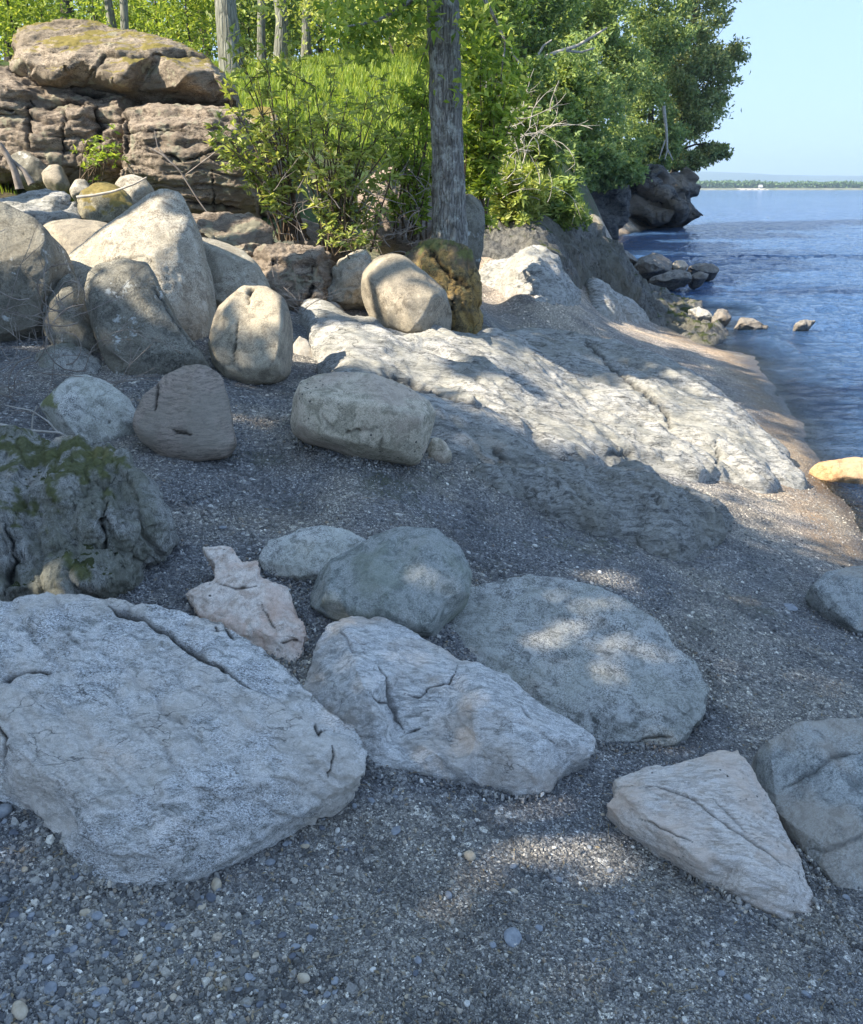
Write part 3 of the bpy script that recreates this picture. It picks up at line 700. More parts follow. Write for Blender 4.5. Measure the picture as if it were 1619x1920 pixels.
L4 = outcrop("sunlit_ledge", "pale lumpy ledge lit by the sun below the shaded bank",
    [(905,495),(960,492),(1040,520),(1070,545),(1120,530),(1190,560),(1220,605),(1150,600),(1080,575),(1000,570),(940,555),(900,530)],
    [(950,515,.08),(1000,530,.14),(1040,550,.12),(1110,550,.2),(1160,575,.16),(1190,595,.08),(970,545,.06)],
    MR['ledge'], res=0.025, ridge=0.05, ang=-0.3, wl=(.7, .25), fine=.03, seed=39, ring_px=22, strat=((.5, .7, .4), .16, .035))
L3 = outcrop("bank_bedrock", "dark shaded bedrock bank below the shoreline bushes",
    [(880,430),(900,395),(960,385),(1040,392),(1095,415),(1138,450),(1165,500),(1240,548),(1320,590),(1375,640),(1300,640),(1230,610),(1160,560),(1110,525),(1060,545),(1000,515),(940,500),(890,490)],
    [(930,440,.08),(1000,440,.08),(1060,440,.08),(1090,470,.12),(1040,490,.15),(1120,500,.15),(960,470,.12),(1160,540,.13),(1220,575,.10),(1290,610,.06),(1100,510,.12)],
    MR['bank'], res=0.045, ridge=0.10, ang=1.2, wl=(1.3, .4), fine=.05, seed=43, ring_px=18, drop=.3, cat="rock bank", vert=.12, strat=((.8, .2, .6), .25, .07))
def surf(P):
    h = terr(P); P = np.asarray(P, float)[:, :2]
    for (o, f_, (lo, hi), dr) in (L1, L2):
        m_ = (P[:, 0] > lo[0]) & (P[:, 0] < hi[0]) & (P[:, 1] > lo[1]) & (P[:, 1] < hi[1])
        if m_.any():
            h = h.copy(); h[m_] = h[m_] + np.clip(f_(P[m_]), 0, 3)
    return h

# ================================================================== FOREGROUND BOULDERS
B = boulder
B("cracked_boulder", "largest pale grey boulder at lower left with a long black crack across its top",
  [(-90,1160),(0,1134),(80,1120),(140,1114),(200,1116),(300,1138),(420,1158),(500,1212),(560,1258),(610,1318),(670,1358),(692,1400),(684,1448),(620,1492),(540,1537),(450,1590),(360,1642),(270,1667),(215,1670),(165,1638),(115,1572),(55,1520),(-10,1482),(-90,1440)],
  (250,1665), 30, MR['gneiss'], bulge=.10, back=.42, az=4,
  bumps=[(60,1180,.05),(250,1200,.06),(420,1240,.07),(560,1340,.05),(20,1290,.09),(180,1330,.11),(360,1360,.115),(520,1400,.10),(620,1400,.06),(10,1390,.12),(90,1450,.135),(180,1500,.15),(300,1480,.15),(440,1470,.13),(560,1450,.09),
         (150,1570,.07),(220,1600,.09),(330,1580,.10),(450,1530,.08),(30,1470,.07)],
  auto=False, smooth=3, amp=.9, vox=.0046, facets=0, seed=2,
  cracks=[([(205,1130),(222,1140),(260,1155),(320,1185),(355,1207),(400,1235),(450,1275),(480,1300)],9,.035),([(350,1205),(390,1228)],8,.02),([(12,1284),(18,1278),(45,1264),(88,1262),(100,1262)],11,.03),
          ([(-5,1350),(12,1380),(5,1450)],6,.02),([(590,1350),(600,1375),(612,1362)],4,.012),([(622,1395),(625,1420),(612,1460)],3,.01),([(422,1165),(440,1195)],4,.012),([(402,1165),(410,1178)],3,.01)], layer=.8, layer_n=20, ldir=(.5, .35, .8))
B("pink_quartz_rock", "pinkish white jagged rock between the cracked boulder and the speckled stones",
  [(378,1024),(430,1030),(455,1048),(487,1048),(490,1078),(538,1100),(562,1150),(586,1185),(578,1215),(550,1250),(518,1240),(500,1228),(440,1200),(370,1150),(342,1112),(400,1085),(402,1055)],
  (545,1248), 24, MR['pink'], bulge=.05, back=.2, smooth=1, amp=1.3, vox=.0055, facets=0, layer=.8, layer_n=9, seed=4,
  bumps=[(430,1060,.02),(450,1110,.045),(520,1150,.05),(420,1130,.03),(560,1190,.05),(500,1190,.07),(530,1215,.03)],
  cracks=[([(490,1130),(500,1150),(520,1180)],2.5,.006),([(520,1205),(575,1200)],3,.008),([(400,1090),(440,1100),(480,1098)],3,.006)])
B("speckled_stone", "small pink-grey speckled stone behind the smooth grey boulder",
  [(483,1045),(500,1015),(560,995),(610,985),(660,994),(690,1015),(700,1060),(640,1095),(560,1092),(515,1080),(490,1068)],
  (560,1090), 38, MR['granite'], bulge=.09, back=.22, vox=.007, amp=.9, facets=3, seed=5)
B("smooth_grey_boulder", "smooth rounded green-grey boulder behind the white ridged one",
  [(564,1098),(590,1060),(640,1035),(700,1000),(750,985),(820,990),(870,1028),(890,1072),(886,1112),(850,1145),(812,1190),(740,1195),(660,1180),(600,1148),(572,1122)],
  (720,1190), 42, MR['green'], bulge=.15, back=.35, vox=.0062, amp=.6, facets=3, seed=6,
  bumps=[(740,1040,.08),(640,1080,.07),(700,1080,.14),(800,1070,.12),(640,1130,.10),(740,1130,.17),(820,1120,.12)])
MR['flat'] = rock_mat("mid_grey_granite", (.48, .475, .44), (.15, .152, .14), (.36, .36, .30), size=.34, speck=.55, crack=.5, stain_amt=.4, folia=.6)
B("flat_grey_boulder", "broad flat oval grey boulder on the gravel behind the tan wedge",
  [(803,1192),(840,1148),(880,1098),(940,1078),(1000,1074),(1100,1090),(1180,1128),(1240,1168),(1262,1200),(1320,1238),(1342,1288),(1326,1340),(1302,1372),(1274,1396),(1180,1403),(1110,1398),(1040,1365),(950,1305),(880,1262),(818,1222)],
  (1180,1400), 17, MR['flat'], bulge=.05, back=.28, vox=.0065, facets=0, amp=.7, layer=.4, layer_n=14, ldir=(.3, .5, .8), seed=7,
  bumps=[(850,1170,.03),(920,1130,.04),(1020,1110,.035),(1150,1150,.05),(1230,1220,.06),(1290,1290,.06),(1000,1200,.07),(1130,1250,.08),(1200,1330,.07),(960,1250,.06),(1080,1330,.06),(1260,1355,.045)], auto=False, smooth=5,
  cracks=[([(1110,1403),(1180,1392),(1240,1380),(1270,1382)],4,.012),([(1180,1300),(1200,1330)],2.5,.005,.6),([(1100,1330),(1120,1360),(1110,1380)],2.5,.005,.6)])
B("white_ridged_boulder", "white-grey boulder with a dipped middle and two ridges between the cracked and flat boulders",
  [(560,1285),(590,1212),(618,1172),(660,1157),(710,1157),(760,1174),(820,1210),(863,1240),(900,1243),(950,1265),(1010,1318),(1070,1350),(1112,1385),(1110,1412),(1060,1440),(1032,1482),(980,1503),(920,1492),(840,1472),(780,1466),(700,1455),(640,1440),(600,1380)],
  (980,1500), 24, MR['white'], bulge=.08, back=.34, auto=False, smooth=3, amp=.7, vox=.0048, seed=8, facets=0, layer=.45, layer_n=16, ldir=(.6, .7, .4),
  bumps=[(650,1190,0.078),(700,1195,0.062),(620,1260,0.093),(665,1250,0.178),(690,1300,0.202),(640,1340,0.124),(760,1250,0.085),(820,1270,0.070),(735,1310,0.054),(745,1370,0.016),(720,1400,0.093),(700,1430,0.054),(860,1265,0.046),(900,1285,0.132),(960,1330,0.155),(1040,1380,0.109),(880,1330,0.155),(830,1340,0.070),(800,1370,0.031),(840,1380,0.023),(890,1400,0.093),(810,1410,0.093),(860,1440,0.093),(960,1430,0.132),(1000,1450,0.093),(780,1440,0.062)],
  cracks=[([(700,1230),(725,1260),(735,1310),(742,1350),(760,1375)],5,.012,.8),([(760,1375),(790,1365)],3,.006),([(860,1245),(845,1280),(800,1290),(790,1305),(755,1300)],3.5,.010),([(695,1300),(710,1315),(735,1318)],3,.006),([(640,1180),(660,1215),(700,1235)],6,.01,.5),
          ([(975,1320),(1000,1350)],2.5,.004,.6),([(1010,1370),(1050,1400)],2.5,.004,.6)])
B("tan_wedge_rock", "cream and tan wedge-shaped layered rock pointing to the lower right",
  [(1137,1508),(1160,1480),(1158,1455),(1210,1440),(1300,1420),(1350,1404),(1385,1404),(1410,1436),(1440,1480),(1470,1545),(1503,1612),(1538,1722),(1540,1772),(1480,1748),(1400,1705),(1330,1662),(1240,1602),(1170,1548)],
  (1340,1668), 25, MR['tan'], bulge=.05, back=.20, auto=False, smooth=1, amp=.4, layer=.8, layer_n=13, ldir=(.5, .75, .9), facets=0, vox=.0043, seed=19,
  bumps=[(1180,1500,.055),(1200,1470,.04),(1260,1480,.05),(1340,1450,.05),(1390,1440,.035),(1410,1500,.05),(1280,1530,.08),(1340,1560,.09),(1380,1540,.07),(1440,1590,.07),(1400,1610,.10),(1470,1660,.09),(1500,1710,.04),(1240,1555,.085),(1310,1610,.095),(1390,1665,.08),(1460,1710,.06),(1200,1555,.03),(1290,1625,.03),(1400,1690,.03)],
  cracks=[([(1160,1478),(1230,1475),(1300,1500),(1380,1560),(1440,1600),(1500,1640)],3,.008,.7),([(1200,1535),(1260,1560),(1300,1580)],4,.010,.8),([(1330,1490),(1400,1560)],2.5,.005,.5)])
B("right_grey_boulder", "dark grey boulder with a folded crease, cut off by the right edge",
  [(1412,1432),(1440,1385),(1500,1352),(1560,1345),(1640,1346),(1740,1400),(1780,1560),(1740,1720),(1660,1790),(1600,1770),(1570,1720),(1545,1660),(1505,1590),(1465,1530),(1430,1480)],
  (1640,1780,1.66), 36, MR['grey2'], bulge=.13, back=.34, vox=.0055, amp=.45, seed=10, auto=False, smooth=7,
  bumps=[(1460,1430,.07),(1530,1400,.10),(1600,1390,.10),(1540,1450,.12),(1480,1480,.06),(1560,1500,.06),(1619,1460,.09),(1540,1560,.09),(1619,1540,.15),(1700,1500,.15),(1600,1620,.15),(1560,1640,.08),(1640,1700,.13),(1700,1650,.14),(1580,1590,.10)],
  cracks=[([(1465,1478),(1520,1450),(1560,1420),(1640,1405)],6,.012,.5),([(1500,1600),(1560,1590),(1640,1560)],6,.01,.4)])
B("edge_boulder", "small brown-grey rounded boulder at the right edge of the gravel",
  [(1526,1098),(1558,1066),(1612,1050),(1680,1058),(1730,1110),(1700,1180),(1640,1198),(1600,1188),(1550,1142)],
  (1620,1195), 42, MR['grey2'], bulge=.12, back=.3, seed=11, amp=.5, vox=.009)
B("mossy_rock", "rugged grey rock ledge with dull green moss at the left edge above the cracked boulder",
  [(-140,815),(0,812),(80,820),(170,832),(232,850),(262,880),(292,940),(280,990),(232,1030),(240,1075),(205,1118),(120,1140),(0,1165),(-140,1180)],
  (120,1130), 40, MR['mossy'], bulge=.13, back=.6, facets=0, seed=12, amp=2.2, vox=.008, smooth=1, jag=.7, layer=1.6, layer_n=12, ldir=(.9, .25, .35),
  cracks=[([(200,930),(195,1010),(210,1060)],7,.04),([(10,980),(30,1050),(10,1110)],8,.03)], moss=[([(-60,835),(60,835),(200,850)],30),([(60,870),(150,880)],16),([(-20,930),(50,955)],26),([(90,900),(110,960)],10),([(120,1040),(165,1080)],10),([(190,880),(205,930)],9)])

# ================================================================== BOULDER PILE
B("white_speckled_boulder", "whitish speckled boulder beside the leaning brown slab",
  [(74,758),(85,725),(115,705),(160,700),(197,715),(240,745),(270,800),(240,832),(170,836),(110,815),(85,792)], (170,832), 48, MR['granite'], bulge=.13, back=.28, seed=13, amp=.8, moss=[([(80,740),(90,790)],18)],
  cracks=[([(204,791),(208,793)],5,.02)])
B("round_brown_slab", "round brown stone slab leaning upright with a short black slit",
  [(242,772),(250,745),(285,727),(300,697),(340,677),(385,680),(415,700),(430,760),(441,830),(425,856),(370,867),(310,861),(265,830),(248,802)], (360,866), 62,
  rock_mat("banded_brown_stone", (.40, .325, .265), (.18, .15, .12), (.28, .25, .20), size=.4, speck=.3, streak=(1, 1, 5), crack=.3, bump=.8, stain_amt=.6), bulge=.09, back=.2, seed=14, amp=.5,
  cracks=[([(322,806),(350,813),(374,816)],4.5,.022),([(293,700),(296,740),(290,775)],3,.010)])
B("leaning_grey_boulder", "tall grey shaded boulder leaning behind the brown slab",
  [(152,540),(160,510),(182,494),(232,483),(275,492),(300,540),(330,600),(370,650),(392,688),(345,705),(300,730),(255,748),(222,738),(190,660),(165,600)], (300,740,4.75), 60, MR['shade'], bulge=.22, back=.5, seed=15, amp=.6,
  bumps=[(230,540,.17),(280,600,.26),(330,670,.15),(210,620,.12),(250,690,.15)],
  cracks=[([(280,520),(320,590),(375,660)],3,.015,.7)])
B("pointed_boulder", "tall pointed sunlit boulder with pale lichen, highest of the left pile",
  [(60,600),(80,540),(100,505),(150,455),(220,402),(268,367),(303,352),(335,360),(357,400),(377,470),(387,540),(388,610),(372,665),(300,690),(180,690),(80,660)], (300,665,5.5), 62, MR['lich'], bulge=.30, back=.8, facets=0, seed=16, amp=.5,
  bumps=[(300,400,.10),(220,440,.20),(290,480,.34),(130,510,.14),(200,520,.30),(330,450,.22),(345,540,.22),(310,600,.36),(120,600,.2)], auto=False, smooth=5,
  cracks=[([(150,520),(200,490),(270,480),(300,500)],3,.012,.7)])
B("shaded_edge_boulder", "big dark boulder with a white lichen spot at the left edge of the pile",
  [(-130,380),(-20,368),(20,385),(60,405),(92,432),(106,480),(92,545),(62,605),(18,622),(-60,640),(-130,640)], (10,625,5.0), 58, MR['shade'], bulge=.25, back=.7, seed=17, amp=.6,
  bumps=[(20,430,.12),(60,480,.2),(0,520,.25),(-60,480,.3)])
B("split_buff_boulder", "buff rounded boulder with a notch and split down its left side",
  [(390,645),(400,592),(412,552),(445,533),(500,535),(532,555),(545,600),(549,650),(541,692),(510,717),(462,723),(425,712),(398,682)], (470,722), 66, MR['buff'], bulge=.17, back=.4, seed=18, amp=.35, smooth=5,
  bumps=[(425,600,.10),(450,570,.12),(505,570,.13),(480,640,.2),(430,660,.12),(525,640,.13),(500,690,.12)],
  cracks=[([(472,538),(468,552),(466,570)],5,.035),([(450,585),(444,620),(438,650),(436,690)],3.5,.018,.8)])
B("shadowed_round_boulder", "rounded boulder half in shadow behind the split buff boulder",
  [(355,445),(372,437),(402,438),(450,458),(488,498),(508,540),(500,585),(430,600),(385,590),(365,520)], (440,590,6.2), 60, MR['lich'], bulge=.24, back=.6, seed=19, amp=.35)
B("dark_mossy_stone", "small dark stone with dry moss in the shade behind the white speckled boulder",
  [(60,705),(68,655),(100,636),(150,640),(187,680),(205,725),(150,750),(90,755)], (120,750,4.75), 55, MR['mossy'], bulge=.16, back=.3, seed=20, amp=1.3)
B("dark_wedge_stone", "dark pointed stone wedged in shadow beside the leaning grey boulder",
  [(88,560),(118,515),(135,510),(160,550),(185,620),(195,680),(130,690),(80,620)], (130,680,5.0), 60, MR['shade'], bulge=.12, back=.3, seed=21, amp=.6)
B("low_buff_boulder", "low buff boulder tucked behind the pointed boulder",
  [(75,425),(90,412),(140,408),(200,415),(230,430),(200,480),(130,540),(95,540),(70,470)], (140,520,6.6), 45, MR['buff'], bulge=.2, back=.5, seed=22, amp=.4)
B("pale_streaked_slab", "pale streaked slab of rock above the shaded edge boulder",
  [(-80,362),(0,360),(40,352),(90,345),(125,362),(146,385),(140,405),(90,412),(50,410),(0,395),(-80,400)], (90,410,7.2), 35, MR['ledge'], bulge=.15, back=.5, seed=23, amp=1.6, jag=.4, layer=1.2, layer_n=8)
B("yellow_mossy_rock", "rock capped with thick yellow moss behind the pointed boulder",
  [(143,385),(152,355),(180,342),(215,344),(240,362),(255,395),(230,420),(185,425),(145,415)], (190,420,7.4), 55, MR['yellow'], bulge=.2, back=.4, seed=24, amp=1.8, jag=.5)
B("white_domed_stone", "small white domed stone behind the yellow mossy rock",
  [(212,345),(225,330),(250,325),(275,335),(288,352),(285,380),(250,390),(220,380)], (250,388,7.8), 60, MR['lich'], bulge=.13, back=.3, seed=25, amp=.5)
B("background_grey_stone", "dark grey stone near the left edge below the brown outcrop",
  [(10,300),(30,282),(55,279),(85,300),(95,325),(70,345),(30,342)], (50,342,9.0), 60, MR['shade'], bulge=.15, back=.4, seed=26)
B("small_buff_stone", "small buff stone beside the grass clump at the left",
  [(75,322),(95,305),(115,306),(120,330),(135,345),(110,358),(80,345)], (100,355,8.6), 55, MR['buff'], bulge=.1, back=.25, seed=27)
B("small_pale_stone", "small pale stone left of the yellow mossy rock",
  [(128,358),(140,335),(160,332),(170,350),(160,372),(135,372)], (150,372,7.9), 55, MR['lich'], bulge=.08, back=.2, seed=28)
B("layered_ledge_rock", "brown layered rock shelf behind the half-shadowed round boulder",
  [(330,405),(400,405),(470,405),(510,418),(525,440),(560,448),(560,470),(500,475),(470,500),(430,480),(370,450),(335,425)], (440,470,7.4), 40, MR['brown'], bulge=.16, back=.5, seed=29, amp=1.8, layer=2.0, layer_n=9, jag=.5, smooth=1)
B("rough_brown_rock", "rough broken brown rock with a pale patch above the round brown boulder's ledge",
  [(470,485),(490,462),(540,455),(590,460),(620,470),(625,510),(612,560),(590,590),(545,595),(510,570),(485,520)], (550,590,6.9), 62, MR['brown'], bulge=.2, back=.5, seed=30, amp=2.4, layer=1.4, layer_n=8, jag=.6, smooth=1,
  cracks=[([(585,480),(590,530),(570,580)],6,.04),([(500,500),(530,480)],5,.03)])
B("shadow_slab", "dark flat slab standing in shadow beside the split buff boulder",
  [(545,650),(560,628),(575,630),(590,660),(598,690),(570,715),(540,720)], (560,718,5.7), 60, MR['grey2'], bulge=.05, back=.2, seed=31)
B("lichen_ledge_rock", "yellowish lichen-covered rock between the rough rock and the round brown boulder",
  [(612,540),(630,500),(655,470),(690,465),(700,500),(690,560),(650,570),(612,565)], (650,570,7.0), 60, MR['lich'], bulge=.15, back=.4, seed=32, amp=2.2, jag=.6, layer=1, layer_n=8, smooth=1)
B("round_brown_boulder", "large rounded purple-brown boulder resting on the ledge below the tree",
  [(675,545),(680,510),(705,482),(735,473),(760,480),(800,510),(838,545),(850,590),(846,625),(815,637),(770,636),(725,615),(690,585)], (775,638,6.45), 62, MR['purple'], bulge=.26, back=.6, seed=33, amp=.3, smooth=5,
  bumps=[(720,520,.16),(700,560,.15),(770,530,.2),(750,570,.27),(800,575,.26),(740,600,.16),(820,600,.16),(790,615,.13)])
B("tall_mossy_rock", "tall dark rock with an orange face standing under the tree trunk",
  [(755,480),(765,455),(790,442),(850,440),(872,450),(888,480),(905,520),(908,570),(898,615),(885,635),(850,632),(800,620),(760,560)], (860,632,6.9), 70, MR['orange'], bulge=.2, back=.6, seed=34, amp=2.2, jag=.4, layer=1.0, layer_n=7, ldir=(.9,.2,.2), smooth=1,
  cracks=[([(800,460),(830,500),(880,540)],7,.04),([(855,530),(850,590)],5,.03)], moss=[([(780,460),(850,455),(880,480)],16)])
B("small_shadow_stone", "small dark stone in shade at the foot of the tall mossy rock",
  [(890,615),(900,602),(920,612),(935,632),(925,645),(900,640)], (915,645), 50, MR['shade'], bulge=.06, back=.15, seed=35, sink=-.03)
B("box_boulder", "box-shaped boulder with flat top and rounded left side in the centre of the beach",
  [(542,790),(548,745),(562,712),(590,702),(640,697),(700,700),(760,722),(805,750),(820,772),(812,800),(800,840),(788,866),(770,871),(720,862),(660,856),(610,838),(568,828),(546,812)], (700,868), 66, MR['box'], bulge=.2, back=.42, seed=36, facets=0, amp=.4, smooth=4,
  bumps=[(600,718,.07),(660,716,.08),(740,738,.10),(562,738,.13),(600,744,.21),(660,754,.26),(725,762,.28),(785,785,.19),(558,795,.12),(605,815,.20),(680,832,.20),(750,845,.15),(790,825,.11)], auto=False,
  cracks=[([(640,815),(670,806),(720,808)],3,.02,.7),([(715,820),(715,850)],2.5,.01,.6),([(600,770),(620,800),(640,815)],2.5,.008,.5)])
B("ledge_toe_stone", "small stone under the right end of the box-shaped boulder",
  [(800,838),(815,815),(835,825),(850,850),(838,870),(810,868)], (825,868), 45, MR['box'], bulge=.04, back=.12, seed=37)
# brown sandstone outcrop
B("capstone", "long brown capstone with moss on top resting on the outcrop",
  [(20,125),(24,80),(30,55),(70,42),(140,34),(200,42),(270,62),(330,82),(390,105),(430,130),(445,165),(444,190),(400,184),(330,176),(260,170),(190,163),(120,158),(60,142),(20,130)], (230,180,9.55), 64, MR['cap'],
  bulge=.3, back=1.2, facets=0, seed=41, amp=.9, layer=1.0, layer_n=16, ldir=(-.12, .1, 1), auto=False, smooth=1, vox=.019,
  bumps=[(60,75,.15),(180,75,.25),(300,95,.28),(400,130,.25),(50,110,.3),(150,110,.42),(250,120,.5),(350,140,.45),(420,165,.2),(100,145,.35),(220,155,.42),(330,165,.3)],
  cracks=[([(160,150),(200,105),(330,100),(420,110)],4,.05,.8),([(24,70),(26,120)],4,.04)])
B("sandstone_wall", "rough brown lower wall of the outcrop with upright fissures at the left",
  [(-120,190),(-60,140),(10,128),(60,140),(120,157),(190,163),(240,175),(250,230),(245,300),(230,340),(180,345),(120,330),(0,340),(-120,340)], (180,345,9.4), 78, MR['brown'],
  bulge=.3, back=1.4, facets=0, seed=42, amp=1.6, layer=1.9, layer_n=17, smooth=1, jag=.5, vox=.018,
  cracks=[([(60,185),(58,280)],6,.08),([(122,195),(118,290)],6,.08),([(0,200),(60,210),(120,185),(175,190)],5,.06),([(178,190),(190,240),(160,300)],8,.08),([(60,145),(200,170),(310,175),(420,190)],6,.1),([(-60,165),(0,160),(30,165)],5,.06)])
B("sandstone_block", "squared brown sandstone block forming the right half of the outcrop",
  [(225,200),(260,185),(310,182),(350,180),(420,192),(450,205),(478,225),(480,300),(482,350),(478,400),(440,405),(380,402),(300,395),(232,380),(225,290)], (380,402,8.9), 78, MR['brown'],
  bulge=.22, back=1.3, seed=43, amp=1.2, layer=1.6, layer_n=14, smooth=1, jag=.4, vox=.016,
  cracks=[([(225,250),(300,245),(370,248)],4,.05),([(240,200),(232,280),(220,330)],6,.07),([(340,305),(420,275)],3,.04),([(398,320),(402,400)],4,.05),([(270,285),(320,290),(345,310)],4,.05),([(330,375),(460,395)],4,.04)])
B("dark_side_block", "dark upright block at the right side of the outcrop behind the bush",
  [(450,200),(475,185),(500,190),(520,215),(522,300),(520,420),(490,430),(475,380),(470,300)], (500,425,9.2), 80, MR['cap'], bulge=.1, back=.8, seed=44, amp=.7, layer=.6)
B("bush_boulder", "pale lichen boulder seen through the centre bush",
  [(670,360),(700,325),(740,310),(790,318),(815,350),(815,420),(780,460),(700,455),(670,420)], (740,460,8.6), 62, MR['slab2'], bulge=.25, back=.6, seed=45, amp=1.0)
B("leaning_bush_slab", "brown slab leaning under the left side of the centre bush",
  [(540,420),(570,405),(640,430),(690,460),(680,490),(620,480),(560,465)], (620,485,8.0), 50, MR['slab2'], bulge=.12, back=.4, seed=46, amp=1.0, layer=.5)
B("trunk_side_boulder", "grey boulder behind the right side of the tree trunk",
  [(860,380),(880,360),(905,370),(912,400),(905,470),(895,520),(870,500),(860,440)], (888,510,8.6), 75, MR['shade'], bulge=.15, back=.5, seed=47, amp=1.0)

# ================================================================== ROCKS ALONG THE WATER
B("cove_boulder", "pinkish grey block perched at the end of the shaded bank",
  [(1088,412),(1112,400),(1124,402),(1138,428),(1136,444),(1118,446),(1096,432)], (1115,446,14.2), 65, MR['purple'], bulge=.15, back=.4, seed=51, amp=.5, vox=.03)
wr = [("grey flat rock at the water's edge just past the shaded bank", [(1128,462),(1150,457),(1190,478),(1200,492),(1175,500),(1140,495)], 22, 'wet', .3),
      ("rounded dark rock with a pale top, tallest of the rocks in the cove", [(1190,500),(1200,482),(1225,476),(1250,480),(1262,492),(1258,510),(1225,516),(1198,514)], 21.5, 'wet', .4),
      ("small white rock beside the tallest cove rock", [(1258,500),(1268,488),(1282,487),(1292,497),(1285,508),(1262,508)], 21.8, 'box', .2),
      ("long low grey rock in front of the cove rocks", [(1218,522),(1240,512),(1270,505),(1295,510),(1300,524),(1270,530),(1230,530)], 19.4, 'wet', .3),
      ("dark wet rock at the outer end of the cove rocks", [(1290,500),(1310,492),(1340,494),(1352,505),(1345,514),(1310,512)], 21.5, 'wet', .25),
      ("low brown rock between the long grey rock and the outer dark rock", [(1295,514),(1315,508),(1330,514),(1325,524),(1302,526)], 19.6, 'wet', .2)]
for lab, ol, y, mt, bg in wr:
    B("shore_rock", lab, ol, ((ol[0][0] + ol[-1][0]) / 2, max(p[1] for p in ol), y), 55, MR[mt], bulge=bg, back=.5, seed=int(ol[0][0]), amp=1.6, jag=.7, smooth=1, vox=.03, group="rocks in the cove", cat="rock")
wr2 = [("small brown rock with a pale tip just off the gravel point", [(1337,592),(1346,578),(1365,580),(1374,596),(1360,602),(1340,600)], 14.3, 'wet', .12),
       ("low broken brown rock awash beyond the gravel point", [(1376,604),(1388,592),(1405,594),(1430,604),(1446,610),(1420,614),(1385,610)], 14.0, 'wet', .06),
       ("dark wet rock at the tip of the gravel point", [(1288,580),(1310,574),(1335,585),(1340,596),(1310,596)], 14.6, 'grey2', .10),
       ("barely submerged tan rock out in the ripples", [(1490,604),(1510,598),(1530,602),(1520,610),(1495,610)], 13.9, 'wet', .05)]
for lab, ol, y, mt, bg in wr2:
    B("awash_rock", lab, ol, ((ol[0][0] + ol[-1][0]) / 2, max(p[1] for p in ol), y), 35, MR[mt], bulge=bg, back=.25, seed=int(ol[0][0]), amp=2.2, jag=.8, smooth=1, vox=.02, group="rocks awash off the gravel point", cat="rock")
B("orange_shore_rock", "smooth orange rock lying in the shallows at the right edge",
  [(1520,872),(1545,860),(1590,854),(1650,856),(1700,880),(1690,915),(1640,912),(1600,906),(1550,892)], (1610,908,6.3), 38, MR['amber'], bulge=.09, back=.25, seed=61, amp=.7, cat="rock")

# headland cliffs
B("headland_cliff", "dark jagged cliff of the headland where it meets the lake",
  [(1120,335),(1180,318),(1240,312),(1290,318),(1308,332),(1313,350),(1302,378),(1325,402),(1322,412),(1285,416),(1220,418),(1160,432),(1110,430),(1090,380)], (1230,424,50), 72, MR['cliff'],
  bulge=2.2, back=9, facets=0, seed=71, amp=1.1, layer=2.2, layer_n=9, ldir=(.5, .1, .8), az=18, vox=.15, smooth=1, jag=.8, cat="cliff", cracks=[([(1150,420),(1190,350),(1230,310)],5,.5),([(1110,420),(1150,350),(1180,310)],5,.5),([(1210,375),(1290,385)],4,.3)])
B("cove_cliff", "steep dark rock face at the back of the cove",
  [(990,350),(1050,345),(1120,335),(1180,345),(1190,375),(1180,425),(1130,446),(1060,440),(1000,420),(960,380)], (1100,446,36), 74, MR['cliff'],
  bulge=1.2, back=6, facets=0, seed=72, amp=1.2, layer=2.2, layer_n=8, ldir=(.6, .1, .8), az=10, vox=.12, smooth=1, jag=.8, cat="cliff")

# ================================================================== PLANTS
rng = np.random.default_rng(7)
def unit(a): return a / np.maximum(np.linalg.norm(a, axis=-1, keepdims=True), 1e-9)
def leaf_geo(cen, L, W, up=0.6, d=None, seed=0, fold=0.12, droop=0.0):
    r = np.random.default_rng(seed); n = len(cen)
    L = np.broadcast_to(L, n).astype(float) * r.uniform(.65, 1.25, n); W = np.broadcast_to(W, n).astype(float) * r.uniform(.7, 1.2, n)
    nn = unit(r.normal(size=(n, 3)) + np.array([0, 0, up * 2]))
    if d is None: d = r.normal(size=(n, 3))
    d = d + np.array([0, 0, -droop])
    d = unit(d - (d * nn).sum(1)[:, None] * nn); s_ = np.cross(d, nn)
    V = np.empty((n, 4, 3))
    V[:, 0] = cen; V[:, 2] = cen + d * L[:, None]
    mid = cen + d * (L * .42)[:, None] + nn * (L * fold)[:, None]
    V[:, 1] = mid + s_ * (W / 2)[:, None]; V[:, 3] = mid - s_ * (W / 2)[:, None]
    return V.reshape(-1, 3), np.arange(n * 4).reshape(-1, 4)
def tube(pts, rad, seg=8, jit=0.0, seed=0):
    pts = np.asarray(pts, float); rad = np.broadcast_to(rad, len(pts)).astype(float)
    T = np.gradient(pts, axis=0); T = unit(T)
    ref = np.array([0.3, 0.9, 0.1]) if abs(T[0, 2]) > .8 else np.array([0, 0, 1.0])
    A = unit(np.cross(T, ref)); Bv = np.cross(T, A)
    an = np.linspace(0, 2 * np.pi, seg, endpoint=False)
    V = pts[:, None, :] + rad[:, None, None] * (np.cos(an)[None, :, None] * A[:, None, :] + np.sin(an)[None, :, None] * Bv[:, None, :])
    V = V.reshape(-1, 3); n = len(pts)
    i = np.arange(n - 1)[:, None] * seg; j = np.arange(seg)[None, :]; k = (j + 1) % seg
    Fq = np.stack([i + j, i + k, i + seg + k, i + seg + j], -1).reshape(-1, 4)
    return V, Fq
def join(parts):
    Vs, Fs, o = [], [], 0
    for V, F_ in parts:
        Vs.append(V); Fs.append(F_ + o); o += len(V)
    return np.concatenate(Vs), np.concatenate(Fs)
